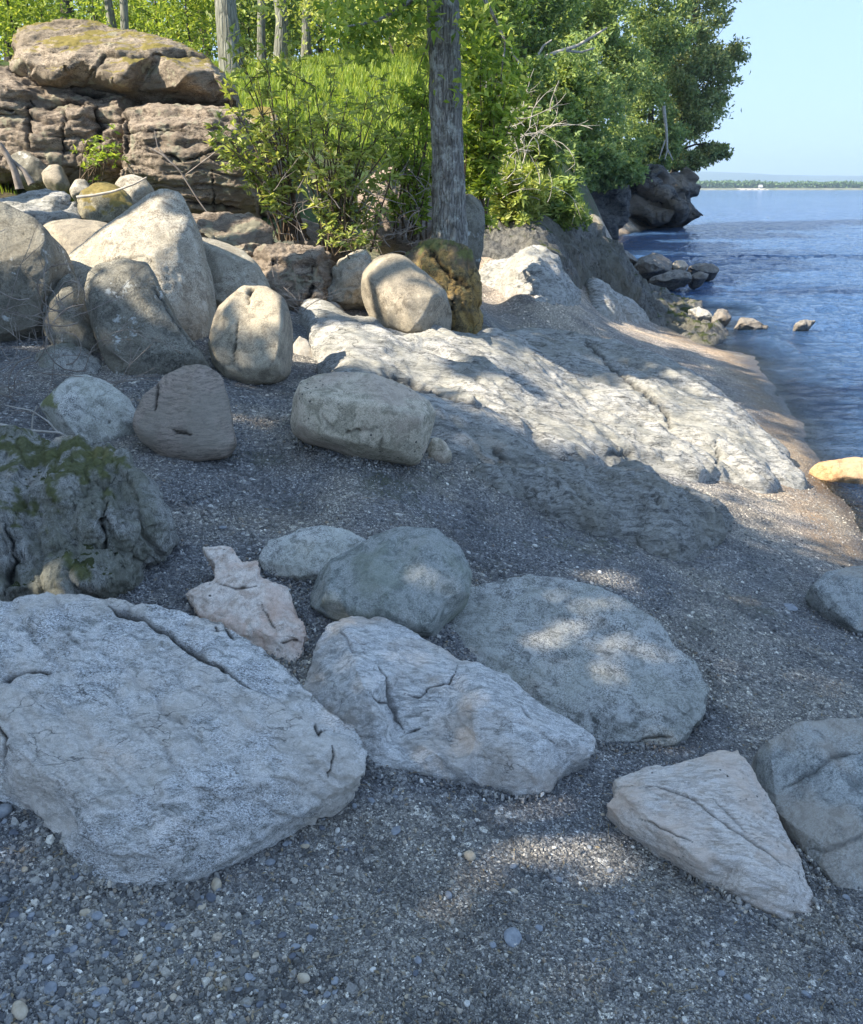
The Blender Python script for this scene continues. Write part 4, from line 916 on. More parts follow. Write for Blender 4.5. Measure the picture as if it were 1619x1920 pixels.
def bez(a, b_, sag=0.0, n=8, seed=0, wob=0.0):
    r = np.random.default_rng(seed); t = np.linspace(0, 1, n)[:, None]; a = np.array(a, float); b_ = np.array(b_, float)
    P = a + (b_ - a) * t; P[:, 2] += (sag * np.sin(t[:, 0] * np.pi))
    if wob:
        k = r.normal(size=(n, 3)) * wob; k[0] = 0; P += np.cumsum(k, 0) * 0.5
    return P

LF = {}
LF['bright'] = leaf_mat("bright_leaves", [(.12, .20, .035), (.22, .32, .05), (.32, .42, .08), (.44, .50, .13)], 0.5)
LF['shrub'] = leaf_mat("shrub_leaves", [(.16, .23, .05), (.30, .37, .09), (.42, .48, .14), (.56, .58, .24)], .42)
LF['mid'] = leaf_mat("mid_green_leaves", [(.09, .14, .04), (.16, .24, .065), (.26, .35, .10), (.40, .46, .16)], 0.42)
LF['dark'] = leaf_mat("dark_evergreen_leaves", [(.015, .04, .014), (.028, .07, .022), (.05, .10, .03), (.08, .13, .035)], .3)
LF['blue'] = leaf_mat("cool_green_leaves", [(.13, .20, .08), (.21, .30, .12), (.30, .40, .16), (.42, .48, .20)], .5)
LF['olive'] = leaf_mat("olive_leaves", [(.13, .19, .08), (.22, .29, .12), (.33, .38, .16), (.45, .45, .20)], 0.42)
LF['grass'] = leaf_mat("grass_blades", [(.11, .17, .03), (.19, .29, .045), (.30, .40, .06), (.44, .48, .12)], 0.45)
LF['canopy'] = leaf_mat("fill_canopy_leaves", [(.20, .26, .10), (.28, .35, .13), (.36, .43, .17), (.42, .48, .22)], .55)  # leaves made paler and more translucent to throw fill light into the shade
BK = {}
BK['main'] = bark_mat("furrowed_grey_bark", (.085, .078, .068), (.36, .335, .29), 16, .2, lich=(.46, .46, .40))
BK['light'] = bark_mat("pale_smooth_bark", (.14, .14, .11), (.30, .30, .25), 8, .2)
BK['dark'] = bark_mat("dark_bark", (.035, .03, .024), (.12, .105, .085), 10, .2)
BK['twig'] = simple_mat("bare_twig", (.16, .13, .11), (.34, .30, .26), 12)
BK['dead'] = simple_mat("bleached_dead_wood", (.30, .27, .23), (.52, .48, .42), 10)
BK['stem'] = simple_mat("shrub_stem", (.07, .05, .035), (.16, .12, .08), 12)

def pxb(u, v, y, ru, rv, rd):
    """crown mass centred where the pixel's ray reaches the distance y; radii given by their apparent size, depth in metres"""
    p = at_y(u, v, y); k = (y * ct - (p[2] - EYE) * st) / F
    return (p[0], p[1], p[2], ru * k, rd, rv * k)
def crown_pts(blobs, dens, seed, ncl=26, spread=.23):
    r = np.random.default_rng(seed); out = []
    for (x, y, z, rx, ry, rz) in blobs:
        m = ncl
        d = unit(r.normal(size=(m, 3))) * (r.uniform(.15, 1, (m, 1)) ** .5)
        cc = np.array([x, y, z]) + d * np.array([rx, ry, rz]) * .92
        w_ = r.uniform(.3, 1.7, m); w_ /= w_.sum()
        for c, q in zip(cc, w_):
            k = int(dens * q)
            s_ = np.array([rx, ry, rz]) * spread * r.uniform(.6, 1.3)
            out.append(c + r.normal(size=(k, 3)) * s_ * np.array([1, 1, .7]))
    return np.concatenate(out)
GAPS = [(1010,1570,.165),(870,1690,.11),(1120,1640,.04),(180,1140,.16),(40,1260,.13),(1150,1090,.14),(450,790,.12),(330,760,.10),(1100,1850,.10),(1400,1130,.12),(650,930,.10),(1340,1640,.05),(420,900,.09)]
def tree(name, label, base, trunk_pts, trunk_r, blobs, dens, leaf, lmat, bmat, seed=1, group=None, limbs=6, up=.5, seg=9, cat="tree", ncl=26, spread=.23, droop=0.2, wf=.5):
    base = np.array(base, float); root = empty(name, base); tag(root, label, cat, group)
    parts = [tube(trunk_pts, trunk_r, seg)]
    r = np.random.default_rng(seed + 100); tp_ = np.asarray(trunk_pts, float)
    for k in range(limbs):
        bl = blobs[k % len(blobs)]
        tgt = np.array(bl[:3]) + r.uniform(-.6, .6, 3) * np.array(bl[3:])
        cand = np.nonzero(tp_[:, 2] < tgt[2] + .3)[0]; i = cand[-1] if len(cand) else len(tp_) // 2
        i = max(1, i - int(r.integers(0, 2))); rr = np.broadcast_to(trunk_r, len(tp_))[i]
        P = bez(tp_[i], tgt, 0.1 * np.linalg.norm(tgt - tp_[i]), 8, seed + k, .03 * np.linalg.norm(tgt - tp_[i]))
        parts.append(tube(P, np.linspace(rr * .45, rr * .08, 8), 5))
        for q in range(3):
            a = P[3 + q]; e = a + unit(r.normal(size=3)) * np.linalg.norm(tgt - tp_[i]) * .3
            parts.append(tube(bez(a, e, 0, 5, seed + q, .02), np.linspace(rr * .16, rr * .04, 5), 4))
    V, F_ = join(parts); mesh_obj("trunk", V, F_, bmat, parent=root, origin=base)
    cp = crown_pts(blobs, dens, seed, ncl, spread)
    if name == "shade_tree":
        s3 = np.array(SUN_DIR)
        for (u, v, rad_) in GAPS:
            g = hit(u, v); t = (cp[:, 2] - g[2]) / s3[2]; dxy = cp[:, :2] - s3[:2] * t[:, None] - g[:2]
            cp = cp[(dxy ** 2).sum(1) > rad_ ** 2]
    V, F_ = leaf_geo(cp, leaf, leaf * wf, up, None, seed, droop=droop)
    mesh_obj("crown", V, F_, lmat, parent=root, origin=base, smooth=False)
    return root
def straight(x, y, z, h, r0, r1, lean=(0, 0), n=9, wob=.03, seed=0):
    r = np.random.default_rng(seed); t = np.linspace(0, 1, n)[:, None]
    P = np.array([x, y, z - .25]) + t * np.array([lean[0], lean[1], h + .25]); w_ = np.cumsum(r.normal(size=(n, 2)) * wob, 0); P[:, :2] += w_ - w_[0]
    rad = r0 + (r1 - r0) * t[:, 0]; rad[0] *= 1.35
    return P, rad

# ---- the tree standing behind the tall mossy rock
yb = 7.75
tps = [at_y(u, v, yb) for u, v in ((846,560),(843,450),(842,380),(840,300),(837,220),(835,150),(833,80),(831,0),(829,-80),(828,-180))]
top = tps[-1]
tps += [top + np.array([.05, .1, .7]), top + np.array([0, .2, 1.7]), top + np.array([-.1, .2, 3.0]), top + np.array([0, .3, 4.5])]
P0t = np.array(tps); tt_ = np.linspace(0, 1, 260); idx = np.linspace(0, 1, len(P0t))
PT = np.stack([np.interp(tt_, idx, P0t[:, c]) for c in range(3)], 1)
RT = np.interp(tt_, [0, .07, .14, .3, .6, 1], [.20, .155, .135, .125, .12, .04])
V1, F1 = tube(PT, RT, 56)
Nn = normals(V1, F1); Nn = Nn if ((V1 - V1.mean(0)) * Nn)[:, :2].sum() > 0 else -Nn
V1 = V1 + Nn * (0.017 * fbm(V1 * np.array([15, 15, 3.5]), 4, 9, .6, True) + 0.016 * fbm(V1 * 3, 2, 4))[:, None]
mt_base = np.array([PT[0, 0], PT[0, 1], PT[0, 2]])
mt = empty("shoreline_tree", mt_base); tag(mt, "rough-barked tree with a straight grey trunk standing behind the tall mossy rock", "tree")
mlimb = []
def limb(a, pts, r0, r1, seg=6, sd=0):
    pts = [a] + pts; i2 = np.linspace(0, 1, len(pts)); t2 = np.linspace(0, 1, 16)
    P = np.stack([np.interp(t2, i2, np.array(pts)[:, c]) for c in range(3)], 1)
    P += 0.02 * np.stack([perlin(P * 4, 1 + sd), perlin(P * 4, 2 + sd), perlin(P * 4, 3 + sd)], 1)
    mlimb.append(tube(P, np.linspace(r0, r1, 16), seg)); return P
lb1 = limb(at_y(832, -60, yb), [at_y(800, -20, 7.6), at_y(760, 10, 7.5), at_y(700, 40, 7.4), at_y(650, 50, 7.3)], .03, .006, sd=1)
lb2 = limb(at_y(836, 60, yb), [at_y(815, 40, 7.7), at_y(800, 90, 7.7), at_y(780, 140, 7.8)], .012, .003, sd=2)
lb3 = limb(at_y(834, -120, yb), [at_y(880, -60, 7.4), at_y(920, 20, 7.3), at_y(950, 80, 7.3), at_y(940, 150, 7.3)], .025, .005, sd=3)
lb4 = limb(at_y(832, -40, yb), [at_y(780, -60, 7.9), at_y(700, -30, 8.0), at_y(620, 5, 8.1)], .02, .005, sd=4)
V, F_ = join([(V1, F1)] + mlimb); mesh_obj("trunk", V, F_, BK['main'], parent=mt, origin=mt_base)
cl = []
for P, n, s_ in ((lb1, 260, .09), (lb2, 60, .08), (lb3, 150, .09), (lb4, 220, .11)):
    c = P[rng.integers(4, 16, n)] + rng.normal(size=(n, 3)) * s_ + np.array([0, 0, -.05]); cl.append(c)
for (u, v, n, s_) in ((665, 60, 70, .07), (700, 95, 60, .07), (730, 20, 90, .10), (790, 20, 80, .1), (640, 20, 60, .09), (890, 60, 50, .08), (920, 110, 60, .08), (955, 130, 50, .08), (900, 20, 70, .1), (875, 160, 26, .06)):
    cl.append(at_y(u, v, 7.5) + rng.normal(size=(n, 3)) * s_)
Vc, Fc = leaf_geo(np.concatenate(cl), .085, .042, .5, None, 5, droop=.6)
big = crown_pts([(0.2, 8.0, 7.2, 1.5, 1.5, 1.3), (.9, 8.8, 8.0, 1.3, 1.3, 1.1)], 3500, 8)
V2, F2 = leaf_geo(big, .11, .06, .5, None, 6)
V, F_ = join([(Vc, Fc), (V2, F2)]); mesh_obj("crown", V, F_, LF['bright'], parent=mt, origin=mt_base, smooth=False)

# ---- leafy shrubs with visible stems
def shrub(name, label, base, tips, nleaf, L, lmat, seed=1, sub=5, rstem=.012, group=None, wl=.42, cat="shrub", spread=.09, nst=None):
    r = np.random.default_rng(seed); base = np.array(base, float); root = empty(name, base); tag(root, label, cat, group)
    parts = []; C_ = []; D_ = []
    per = max(1, nleaf // max(1, len(tips) * (sub + 1)))
    for k, t_ in enumerate(tips):
        t_ = np.array(t_, float); b0 = base + np.array([r.normal() * .10, r.normal() * .08, -.05])
        P = bez(b0, t_, 0.10 * np.linalg.norm(t_ - b0), 9, seed * 50 + k, .012)
        parts.append(tube(P, np.linspace(rstem, rstem * .25, 9), 5))
        ends = [(P[-1], P[-1] - P[-2])]
        for q in range(sub):
            a = P[int(r.integers(3, 9))]; dr = unit(unit(P[-1] - P[2]) * .5 + r.normal(size=3) * .7 + np.array([0, 0, .3])); ln = r.uniform(.12, .32) * max(.5, np.linalg.norm(t_ - b0))
            e = a + dr * ln * .7
            parts.append(tube(bez(a, e, 0.01, 5, seed + q, .006), np.linspace(rstem * .4, rstem * .12, 5), 4)); ends.append((e, dr))
        for e, dr in ends:
            nw = max(1, per // 7)
            for w_ in range(nw):
                c = e - unit(dr) * w_ * L * .45 + r.normal(size=3) * L * .35
                m_ = int(r.integers(5, 9))
                for _ in range(m_):
                    C_.append(c + r.normal(size=3) * L * .12); D_.append(unit(dr) * .45 + r.normal(size=3) * .8)
    V, F_ = join(parts); mesh_obj("stem", V, F_, BK['stem'], parent=root, origin=base)
    Vl, Fl = leaf_geo(np.array(C_), L, L * wl, .9, np.array(D_), seed, droop=.15)
    mesh_obj("foliage", Vl, Fl, lmat, parent=root, origin=base, smooth=False)
    return root
def tips_px(lst, y, dy=.35, seed=0):
    r = np.random.default_rng(seed); return [at_y(u, v, y + r.uniform(-dy, dy)) for u, v in lst]
shrub("leafy_shrub", "yellow-green leafy shrub at the right shoulder of the brown outcrop", at_y(545, 440, 8.0),
      tips_px([(455,115),(480,120),(510,105),(545,130),(465,165),(500,170),(445,200),(520,200),(420,245),(400,255),(440,260),(480,240),(540,250),(430,300),(500,300),(465,330),(545,200),(550,300),(495,380),(520,350),(560,160),(420,270)], 7.9, .3, 1), 1900, .082, LF['shrub'], 21)
shrub("leafy_shrub", "largest yellow-green shrub in the centre, in front of the grassy slope", at_y(640, 462, 7.9),
      tips_px([(575,185),(600,165),(625,160),(650,190),(680,205),(560,240),(610,230),(640,230),(700,215),(730,215),(580,280),(620,290),(660,280),(700,270),(740,260),(560,330),(600,340),(640,350),(690,340),(740,330),(610,400),(680,400),(640,430),(720,400),(590,380),(705,450),(660,450),(530,260),(650,320)], 7.7, .4, 2), 3000, .082, LF['shrub'], 22)
shrub("leafy_shrub", "bright green shrub right against the left side of the tree trunk", at_y(770, 440, 8.3),
      tips_px([(740,240),(770,225),(790,200),(805,180),(800,250),(760,280),(790,300),(805,330),(750,330),(780,370),(740,390),(800,140),(790,400),(730,300),(785,160),(700,300)], 8.3, .3, 3), 2400, .08, LF['bright'], 23)
shrub("low_sprig", "low yellow-green sprig over the lichen-covered rock", at_y(650, 470, 7.3), tips_px([(600,445),(630,440),(660,435),(640,455),(690,440),(615,455),(670,455)], 7.25, .15, 4), 330, .06, LF['shrub'], 24, sub=3, rstem=.006)
shrub("sapling", "little green sapling in front of the brown wall", at_y(176, 345, 8.8), tips_px([(155,262),(165,270),(185,262),(205,275),(225,275),(170,290),(195,295),(215,290),(180,305)], 8.7, .15, 5), 420, .07, LF['bright'], 25, sub=3, rstem=.01)
shrub("leafy_shrub", "bright leafy bush just right of the tree trunk", at_y(900, 420, 9.2),
      tips_px([(880,120),(900,110),(930,130),(960,150),(880,170),(915,180),(880,215),(905,220),(930,215),(885,260),(900,300),(880,330),(920,265),(950,200),(980,170),(895,380),(885,400)], 9.3, .3, 6), 4200, .10, LF['bright'], 26, wl=.5)
for k, (lab, by, bu, bv, tips, n, mt_) in enumerate([
    ("low bush with yellowish leaves on top of the shaded bank", 12.6, 970, 400, [(900,330),(930,320),(960,320),(990,330),(1010,350),(920,355),(950,350),(980,360),(940,300),(1000,310),(965,380),(1020,375),(905,370)], 2600, 'shrub'),
    ("thin green bush spilling over the end of the shaded bank", 13.4, 1030, 405, [(1000,375),(1020,350),(1040,350),(1060,370),(1075,385),(1050,395),(1080,400),(1035,380),(1015,335),(1065,345),(1090,405)], 1500, 'mid'),
    ("dense green bush behind the yellowish one on the bank", 14.5, 980, 330, [(930,270),(960,250),(990,240),(1020,260),(1040,290),(1000,290),(960,290),(930,300),(1020,310),(900,290),(980,210),(940,220),(1010,220)], 2400, 'mid'),
    ("tangled bush in front of the headland trees above the cove", 16.5, 1050, 350, [(1010,270),(1040,250),(1060,280),(1075,310),(1050,320),(1020,320),(1040,290),(1085,340),(1000,240),(1030,210)], 1800, 'blue')]):
    shrub("bank_shrub", lab, at_y(bu, bv + 18, by), tips_px(tips, by, .7, 30 + k), n * 3, .12, LF[mt_], 30 + k, sub=6, rstem=.015, group="bushes along the top of the bank")

# ---- headland trees
def ptree(label, y, u, basepx, blobs, dens, leaf, lm, bm='dark', r0=.16, seed=1, limbs=10, name="headland_tree", group="trees on the headland", top=None, **k):
    b0 = at_y(u, basepx, y); bl = [pxb(*q) for q in blobs]
    ztop = top if top else max(q[2] + q[5] * .5 for q in bl); xm = np.mean([q[0] for q in bl])
    dens = int(dens * 1.35); leaf = leaf * 1.12
    P, rad = straight(b0[0], b0[1], b0[2], ztop - b0[2], r0, r0 * .25, lean=(xm - b0[0], 0), seed=seed, wob=.08)
    return tree(name, label, b0, P, rad, bl, dens, leaf, LF[lm], BK[bm], seed, group, limbs, ncl=38, spread=.16, **k)
ptree("rightmost headland tree leaning out over the water with olive leaves", 57, 1262, 330,
      [(1300,-110,57,60,90,3),(1322,20,57,48,70,3),(1350,120,57,42,50,2.5),(1300,110,57,50,60,3),(1330,200,57,45,50,2.5),(1290,230,57,45,45,3),(1335,285,57,26,20,1.5),(1265,160,57,35,50,3),(1310,300,57,22,12,1),(1280,300,57,35,25,2)], 2300, .26, 'olive', seed=3, limbs=14, r0=.22)
ptree("tall headland tree with blue-green leaves beside the rightmost one", 53, 1215, 340,
      [(1220,-130,53,90,100,4),(1240,-10,53,70,80,3),(1200,90,53,60,70,3),(1250,80,53,40,60,3),(1210,190,53,50,60,3),(1190,270,53,45,40,3),(1250,260,53,35,40,2),(1220,310,53,45,22,2),(1160,320,53,40,22,2)], 2600, .25, 'blue', seed=4, limbs=12, r0=.2)
ptree("dense dark evergreen in the middle of the headland", 47, 1150, 350,
      [(1140,-130,47,90,100,4),(1140,10,47,75,80,3),(1110,110,47,60,70,3),(1160,140,47,55,70,3),(1120,220,47,60,60,3),(1150,290,47,55,40,2.5),(1080,300,47,45,40,2)], 2900, .22, 'blue', seed=5, limbs=10, r0=.2)
ptree("bright green leafy tree at the left end of the headland", 40, 1060, 370,
      [(1060,-110,40,90,90,4),(1090,0,40,75,60,3),(1050,70,40,70,60,3),(1110,60,40,50,40,2.5),(1040,160,40,60,60,2.5),(1080,220,40,50,50,2),(1050,290,40,50,40,2),(1100,330,40,50,25,1.5)], 2700, .19, 'mid', seed=6, limbs=10, r0=.18)
ptree("leaning tree with pale forked limbs behind the leafy bush", 26, 985, 330,
      [(1000,-100,26,90,90,2.5),(960,10,26,70,60,2),(1040,20,27,60,50,2),(940,90,26,50,50,1.5),(1000,110,27,60,50,2),(990,190,26,55,50,1.5),(1040,170,27,40,50,1.5),(920,180,26,40,50,1.5),(960,260,25,50,40,1.5)], 2300, .14, 'mid', 'light', seed=7, limbs=12, r0=.12, name="bank_tree", group=None)
ptree("slender dark-leaved tree behind the right side of the tree trunk", 21, 910, 300,
      [(900,-90,21,60,80,2),(890,20,21,50,60,1.5),(940,50,21,45,50,1.5),(900,120,21,45,50,1.5),(880,220,21,40,50,1.5),(930,250,20,40,40,1.5)], 1500, .12, 'mid', 'dark', seed=8, limbs=8, r0=.08, name="bank_tree", group=None)
ptree("rounded green bushy tree filling the slope left of the cove", 18.5, 1010, 350,
      [(1000,180,18.5,60,60,1.2),(1050,230,19,45,50,1),(960,230,18,50,50,1),(1020,290,18.5,60,40,1),(1070,300,19.5,40,40,1),(940,300,17.5,45,40,1),(1060,150,20,40,50,1)], 2000, .11, 'mid', 'dark', seed=9, limbs=8, r0=.07, name="bank_tree", group=None, wf=.6)
ptree("shadowy blue-green tree directly above the cove rock face", 34, 1080, 340,
      [(1080,120,34,60,70,2),(1120,200,34,50,60,2),(1050,230,33,50,50,2),(1110,290,34,60,40,2),(1060,310,33,50,35,1.5),(1170,320,35,40,25,1.5),(1120,335,35,45,20,1.5),(1070,345,34,40,22,1.5)], 2200, .17, 'blue', 'dark', seed=10, limbs=8, r0=.14, wf=.6)
# bleached limb reaching out of the headland trees
def branch(name, label, px, y, r0, r1, bm='dead', forks=(), group=None, cat="branch", yend=None, wob=.02, seed=0):
    n = 24; idx = np.linspace(0, 1, len(px)); t = np.linspace(0, 1, n); ye = y if yend is None else yend
    U = np.interp(t, idx, [p[0] for p in px]); Vv = np.interp(t, idx, [p[1] for p in px])
    Pn = np.array([at_y(a, b_, y + (ye - y) * c) for a, b_, c in zip(U, Vv, t)])
    sc_ = wob * y / 5; Pn += sc_ * np.stack([perlin(Pn * 5 / y * 3, 1 + seed), perlin(Pn * 5 / y * 3, 2 + seed), perlin(Pn * 5 / y * 3, 3 + seed)], 1)
    parts = [tube(Pn, np.linspace(r0, r1, n), 7)]
    for fk in forks:
        parts.append(tube(np.array([at_y(a, b_, y + .02) for a, b_ in fk]), np.linspace(r0 * .5, r1, len(fk)), 5))
    V, F_ = join(parts); o = mesh_obj(name, V, F_, BK[bm], origin=Pn[0]); tag(o, label, cat, group); return o
branch("bleached_limb", "long bleached bare limb slanting up through the bank trees", [(965,165),(985,130),(1030,105),(1080,88),(1120,62),(1140,50)], 24, .07, .02, forks=[[(1000,118),(1020,85),(1035,75)],[(1060,95),(1090,98),(1115,90)],[(985,130),(960,100),(958,80)],[(975,150),(1000,165),(1020,160)]])
branch("bleached_limb", "short forked grey limb hanging in front of the headland cliff", [(1243,200),(1248,250),(1250,285),(1246,300)], 49, .10, .03, forks=[[(1249,275),(1258,292),(1262,300)],[(1248,262),(1240,285),(1236,298)]])

# ---- wood behind the outcrop
trunks = [(138, 24, 24, 'dark', "dark trunk left of centre above the capstone's mossy end"), (204, 12, 22, 'light', "left stem of the pale pair above the capstone"),
          (224, 13, 23, 'light', "pale trunk in the cluster above the capstone, second from its left"), (243, 13, 21.5, 'light', "right stem of the pale cluster above the capstone"),
          (331, 8, 30, 'dark', "thin dark trunk right of the pale cluster"), (357, 7, 33, 'dark', "hair-thin trunk beyond the capstone's sloping back"), (398, 11, 27, 'dark', "dark trunk just left of the widest pale trunk"),
          (437, 34, 15.5, 'light', "widest pale trunk in the wood, beside the capstone's right end"), (487, 13, 22, 'light', "slim pale trunk right of the widest one"),
          (522, 20, 21, 'light', "medium grey trunk at the back of the grass"), (571, 15, 24, 'light', "grey trunk behind the middle of the grass"), (601, 8, 28, 'dark', "thin dark trunk behind the right half of the grass"),
          (655, 10, 27, 'dark', "thin dark trunk left of the hanging leaves"), (704, 9, 26, 'dark', "thin dark trunk behind the hanging leaves"), (60, 12, 26, 'dark', "dark trunk in the leaves at the upper left corner"), (15, 16, 24, 'dark', "trunk nearest the upper left corner"),
          (290, 9, 34, 'dark', "faint trunk deep in the wood above the capstone"), (455, 10, 29, 'dark', "dark trunk half hidden behind the widest pale one"), (540, 8, 34, 'dark', "faint trunk deep in the wood behind the grass"), (755, 9, 24, 'dark', "thin trunk close to the left of the near tree")]
for k, (u, wd, y, bm, lab) in enumerate(trunks):
    p = at_y(u, 90, y); z0 = terr1(p[0], y); r_ = wd * y * .98 / F / 2
    h = 9.5; P, rad = straight(p[0], y, z0, h, r_ * 1.15, r_ * .35, lean=(rng.normal() * .4, rng.normal() * .3), seed=60 + k, wob=.05)
    top_ = P[-1]
    bl = [(top_[0], top_[1], top_[2] - .6, 1.5, 1.5, 1.3), (top_[0] + rng.normal() * .8, top_[1] + rng.normal() * .8, top_[2] - 1.9, 1.3, 1.3, .9)]
    tree("woodland_tree", lab, (p[0], y, z0), P, rad, bl, 700, .2, LF['mid'], BK[bm], 60 + k, "trees of the wood above the shore", limbs=4, ncl=16)
under = [(-60,60,20,'bright'),(30,50,19,'bright'),(90,20,21,'bright'),(170,10,26,'bright'),(110,60,28,'mid'),(280,30,24,'bright'),(320,20,28,'bright'),(365,50,23,'bright'),(300,80,32,'mid'),(470,10,27,'mid'),(420,40,33,'bright'),(500,60,31,'mid'),
         (560,20,30,'mid'),(600,70,33,'bright'),(640,60,24,'bright'),(700,70,21,'bright'),(760,60,19,'shrub'),(740,120,17.5,'shrub'),(660,20,30,'mid'),(800,30,24,'mid'),(850,60,26,'mid'),(860,160,20,'bright'),(-20,10,30,'mid'),(230,60,38,'mid'),(390,10,38,'mid'),(550,60,40,'mid'),(700,20,38,'mid'),(50,10,40,'mid'),(790,100,33,'mid'),(140,40,34,'bright'),(480,40,38,'bright')]  # farther trees take the darker mid leaves to paint shade into the wood
adj = ["yellow-green", "light green", "fresh green", "deep green", "loose", "dense", "low", "wide"]
for k, (u, v, y, lm) in enumerate(under):
    p = at_y(u, v, y); z0 = terr1(p[0], y); hgt = p[2] + 1.2 - z0
    bl = [(p[0], y, z0 + max(.8, hgt * .45), 1.5, 1.2, max(.7, hgt * .42)), (p[0] + rng.normal() * .9, y + .5, z0 + max(1.4, hgt * .85), 1.3, 1.0, 1.0), (p[0] - rng.normal() * .9, y - .3, z0 + max(1.2, hgt * .6), 1.0, .9, .9)]
    P, rad = straight(p[0], y, z0, hgt + .6, .035, .01, seed=90 + k, wob=.06, n=7)
    zone = lambda q: (q[3] == 'mid', 0 if (450 < q[0] < 830 and q[2] < 25) else 1 if q[0] > 450 else 2 if q[0] > 80 else 3)
    mates = sorted(q[0] + q[2] * .01 for q in under if zone(q) == zone((u, v, y, lm))); od = mates.index(u + y * .01); zz = zone((u, v, y, lm))
    tree("understory_tree", "%s young tree %s, %s from the left there" % (["yellow-green leafy", "shade-toned green leafy"][zz[0]], ["at the grass edge", "deep behind the grass", "above the capstone", "at the upper left"][zz[1]], ["first", "second", "third", "fourth", "fifth", "sixth", "seventh", "eighth", "ninth", "tenth"][od]),
         (p[0], y, z0), P, rad, bl, 650, .13 if y < 25 else .18, LF[lm], BK['dark'], 90 + k, "young trees in the wood", limbs=5, ncl=22, cat="young tree", seg=6)
# ---- trees behind and to the left of the photographer; their crowns shade the foreground
shade = [(-6.4,-.6,7.6,2.6,2.2,.9,7000),(-8.8,.4,7.4,2.2,2.2,.9,6500),(-4.6,-.4,7.6,2.0,1.9,.8,5000),(-7.4,1.9,7.1,1.6,1.0,.5,3600),(-5.4,1.2,7.2,1.5,.9,.5,3600),(-9.6,2.2,7.0,1.6,1.2,.6,3500)]
for k, (x, y, z, rx, ry, rz, n) in enumerate(shade):
    tx, ty = x - .6, y - 1.2 if y < 1 else y - .6; z0 = terr1(max(tx, -12), max(ty, -2.9))
    P, rad = straight(tx, ty, z0, z - z0, .16, .05, lean=(x - tx, y - ty), seed=140 + k)
    tree("shade_tree", "tall leafy tree beside the beach shading the foreground", (tx, ty, z0), P, rad, [(x, y, z, rx, ry, rz)], n, .17, LF['canopy'], BK['dark'], 140 + k, "trees shading the beach", limbs=5, ncl=60, spread=.2, up=.8, wf=.6)
for k, (x, y, z, r_, n) in enumerate([(-5.3, 4.6, 8.0, 1.0, 450), (-3.8, 5.6, 8.6, .8, 350), (-4.9, 6.0, 7.5, .9, 1300), (-4.3, 6.6, 7.6, 1.0, 1700), (-5.1, 5.2, 7.5, .7, 600)]):
    z0 = terr1(x - 1.5, y); P, rad = straight(x - 1.5, y, z0, z - z0, .12, .04, lean=(1.5, 0), seed=160 + k)
    tree("shade_tree", "slender leafy tree left of the boulders casting dappled shade", (x - 1.5, y, z0), P, rad, [(x, y, z, r_, r_, .6)], n, .15, LF['canopy'], BK['dark'], 160 + k, "slender trees left of the boulders", limbs=4, ncl=14, up=.8, wf=.6)

tg = [(1040,655,.34,420),(1120,640,.34,420),(1190,685,.38,520),(960,635,.25,260),(1260,700,.3,300),(1380,735,.35,420),(1290,715,.3,300),(1130,745,.16,90),(930,600,.3,300),(1010,780,.14,60),(700,640,.18,90)]  # unseen leaf clumps placed up-sun of these ground points to cast the dapples
bl_ = []
for (u, v, r_, n) in tg:
    g = hit(u, v); t = (7.3 - g[2]) / SUN_DIR.z; q = g + np.array(SUN_DIR) * t; bl_.append(((q[0], q[1], q[2], r_, r_, .22), n))
bx, by = bl_[2][0][0] - 1.2, bl_[2][0][1]; z0 = terr1(bx, by); P, rad = straight(bx, by, z0, 7.1 - z0, .12, .04, lean=(1.0, 0), seed=171)
tree("shade_tree", "open-crowned leafy tree left of the boulders, its unseen crown shaped to dapple the bedrock ledge", (bx, by, z0), P, rad, [q for q, n in bl_], 380, .12, LF['canopy'], BK['dark'], 171, None, limbs=11, ncl=9, up=.8, wf=.6, spread=.3)

# ---- grass slope
def grass(name, label, n, xr_, yr_, hgt, seed, mask=None, lm='grass', wd=.012):
    r = np.random.default_rng(seed); P = np.stack([r.uniform(*xr_, n), r.uniform(*yr_, n)], 1)
    if mask is not None: P = P[mask(P, r)]
    n = len(P); z = terr(P); h = hgt * r.uniform(.5, 1.3, n); a = r.uniform(0, 6.28, n); w_ = wd * r.uniform(.6, 1.3, n)
    c, s_ = np.cos(a), np.sin(a); ln = r.normal(size=(n, 2)) * .22 * h[:, None]
    V = np.empty((n, 5, 3)); b0 = np.concatenate([P, z[:, None] - .02], 1)
    o = np.stack([c * w_, s_ * w_, c * 0], 1)
    mid = b0 + np.concatenate([ln * .35, (h * .6)[:, None]], 1)
    V[:, 0] = b0 - o; V[:, 1] = b0 + o; V[:, 2] = mid + o * .7; V[:, 3] = mid - o * .7; V[:, 4] = b0 + np.concatenate([ln, h[:, None]], 1)
    i = np.arange(n) * 5
    Fs = np.concatenate([np.stack([i, i + 1, i + 2], 1), np.stack([i, i + 2, i + 3], 1), np.stack([i + 3, i + 2, i + 4], 1)])
    o_ = mesh_obj(name, V.reshape(-1, 3), Fs, LF[lm], smooth=False); tag(o_, label, "grass", None, "stuff"); return o_
grass("meadow_grass", "tall bright green grass on the slope behind the shrubs", 60000, (-5.5, 1.2), (11.5, 20), .20, 5, lambda P, r: (terr(P) > 2.5) & (P[:, 0] < 1.2 - (P[:, 1] - 11) * .12 + r.normal(size=len(P)) * .15))
grass("tufted_grass", "sparse green grass tufts among the stones at the left", 2600, (-5.2, -3.4), (7.2, 9.6), .16, 6, lambda P, r: fbm(np.concatenate([P, P[:, :1] * 0], 1) * 1.6, 2, 8) > .08, wd=.006)
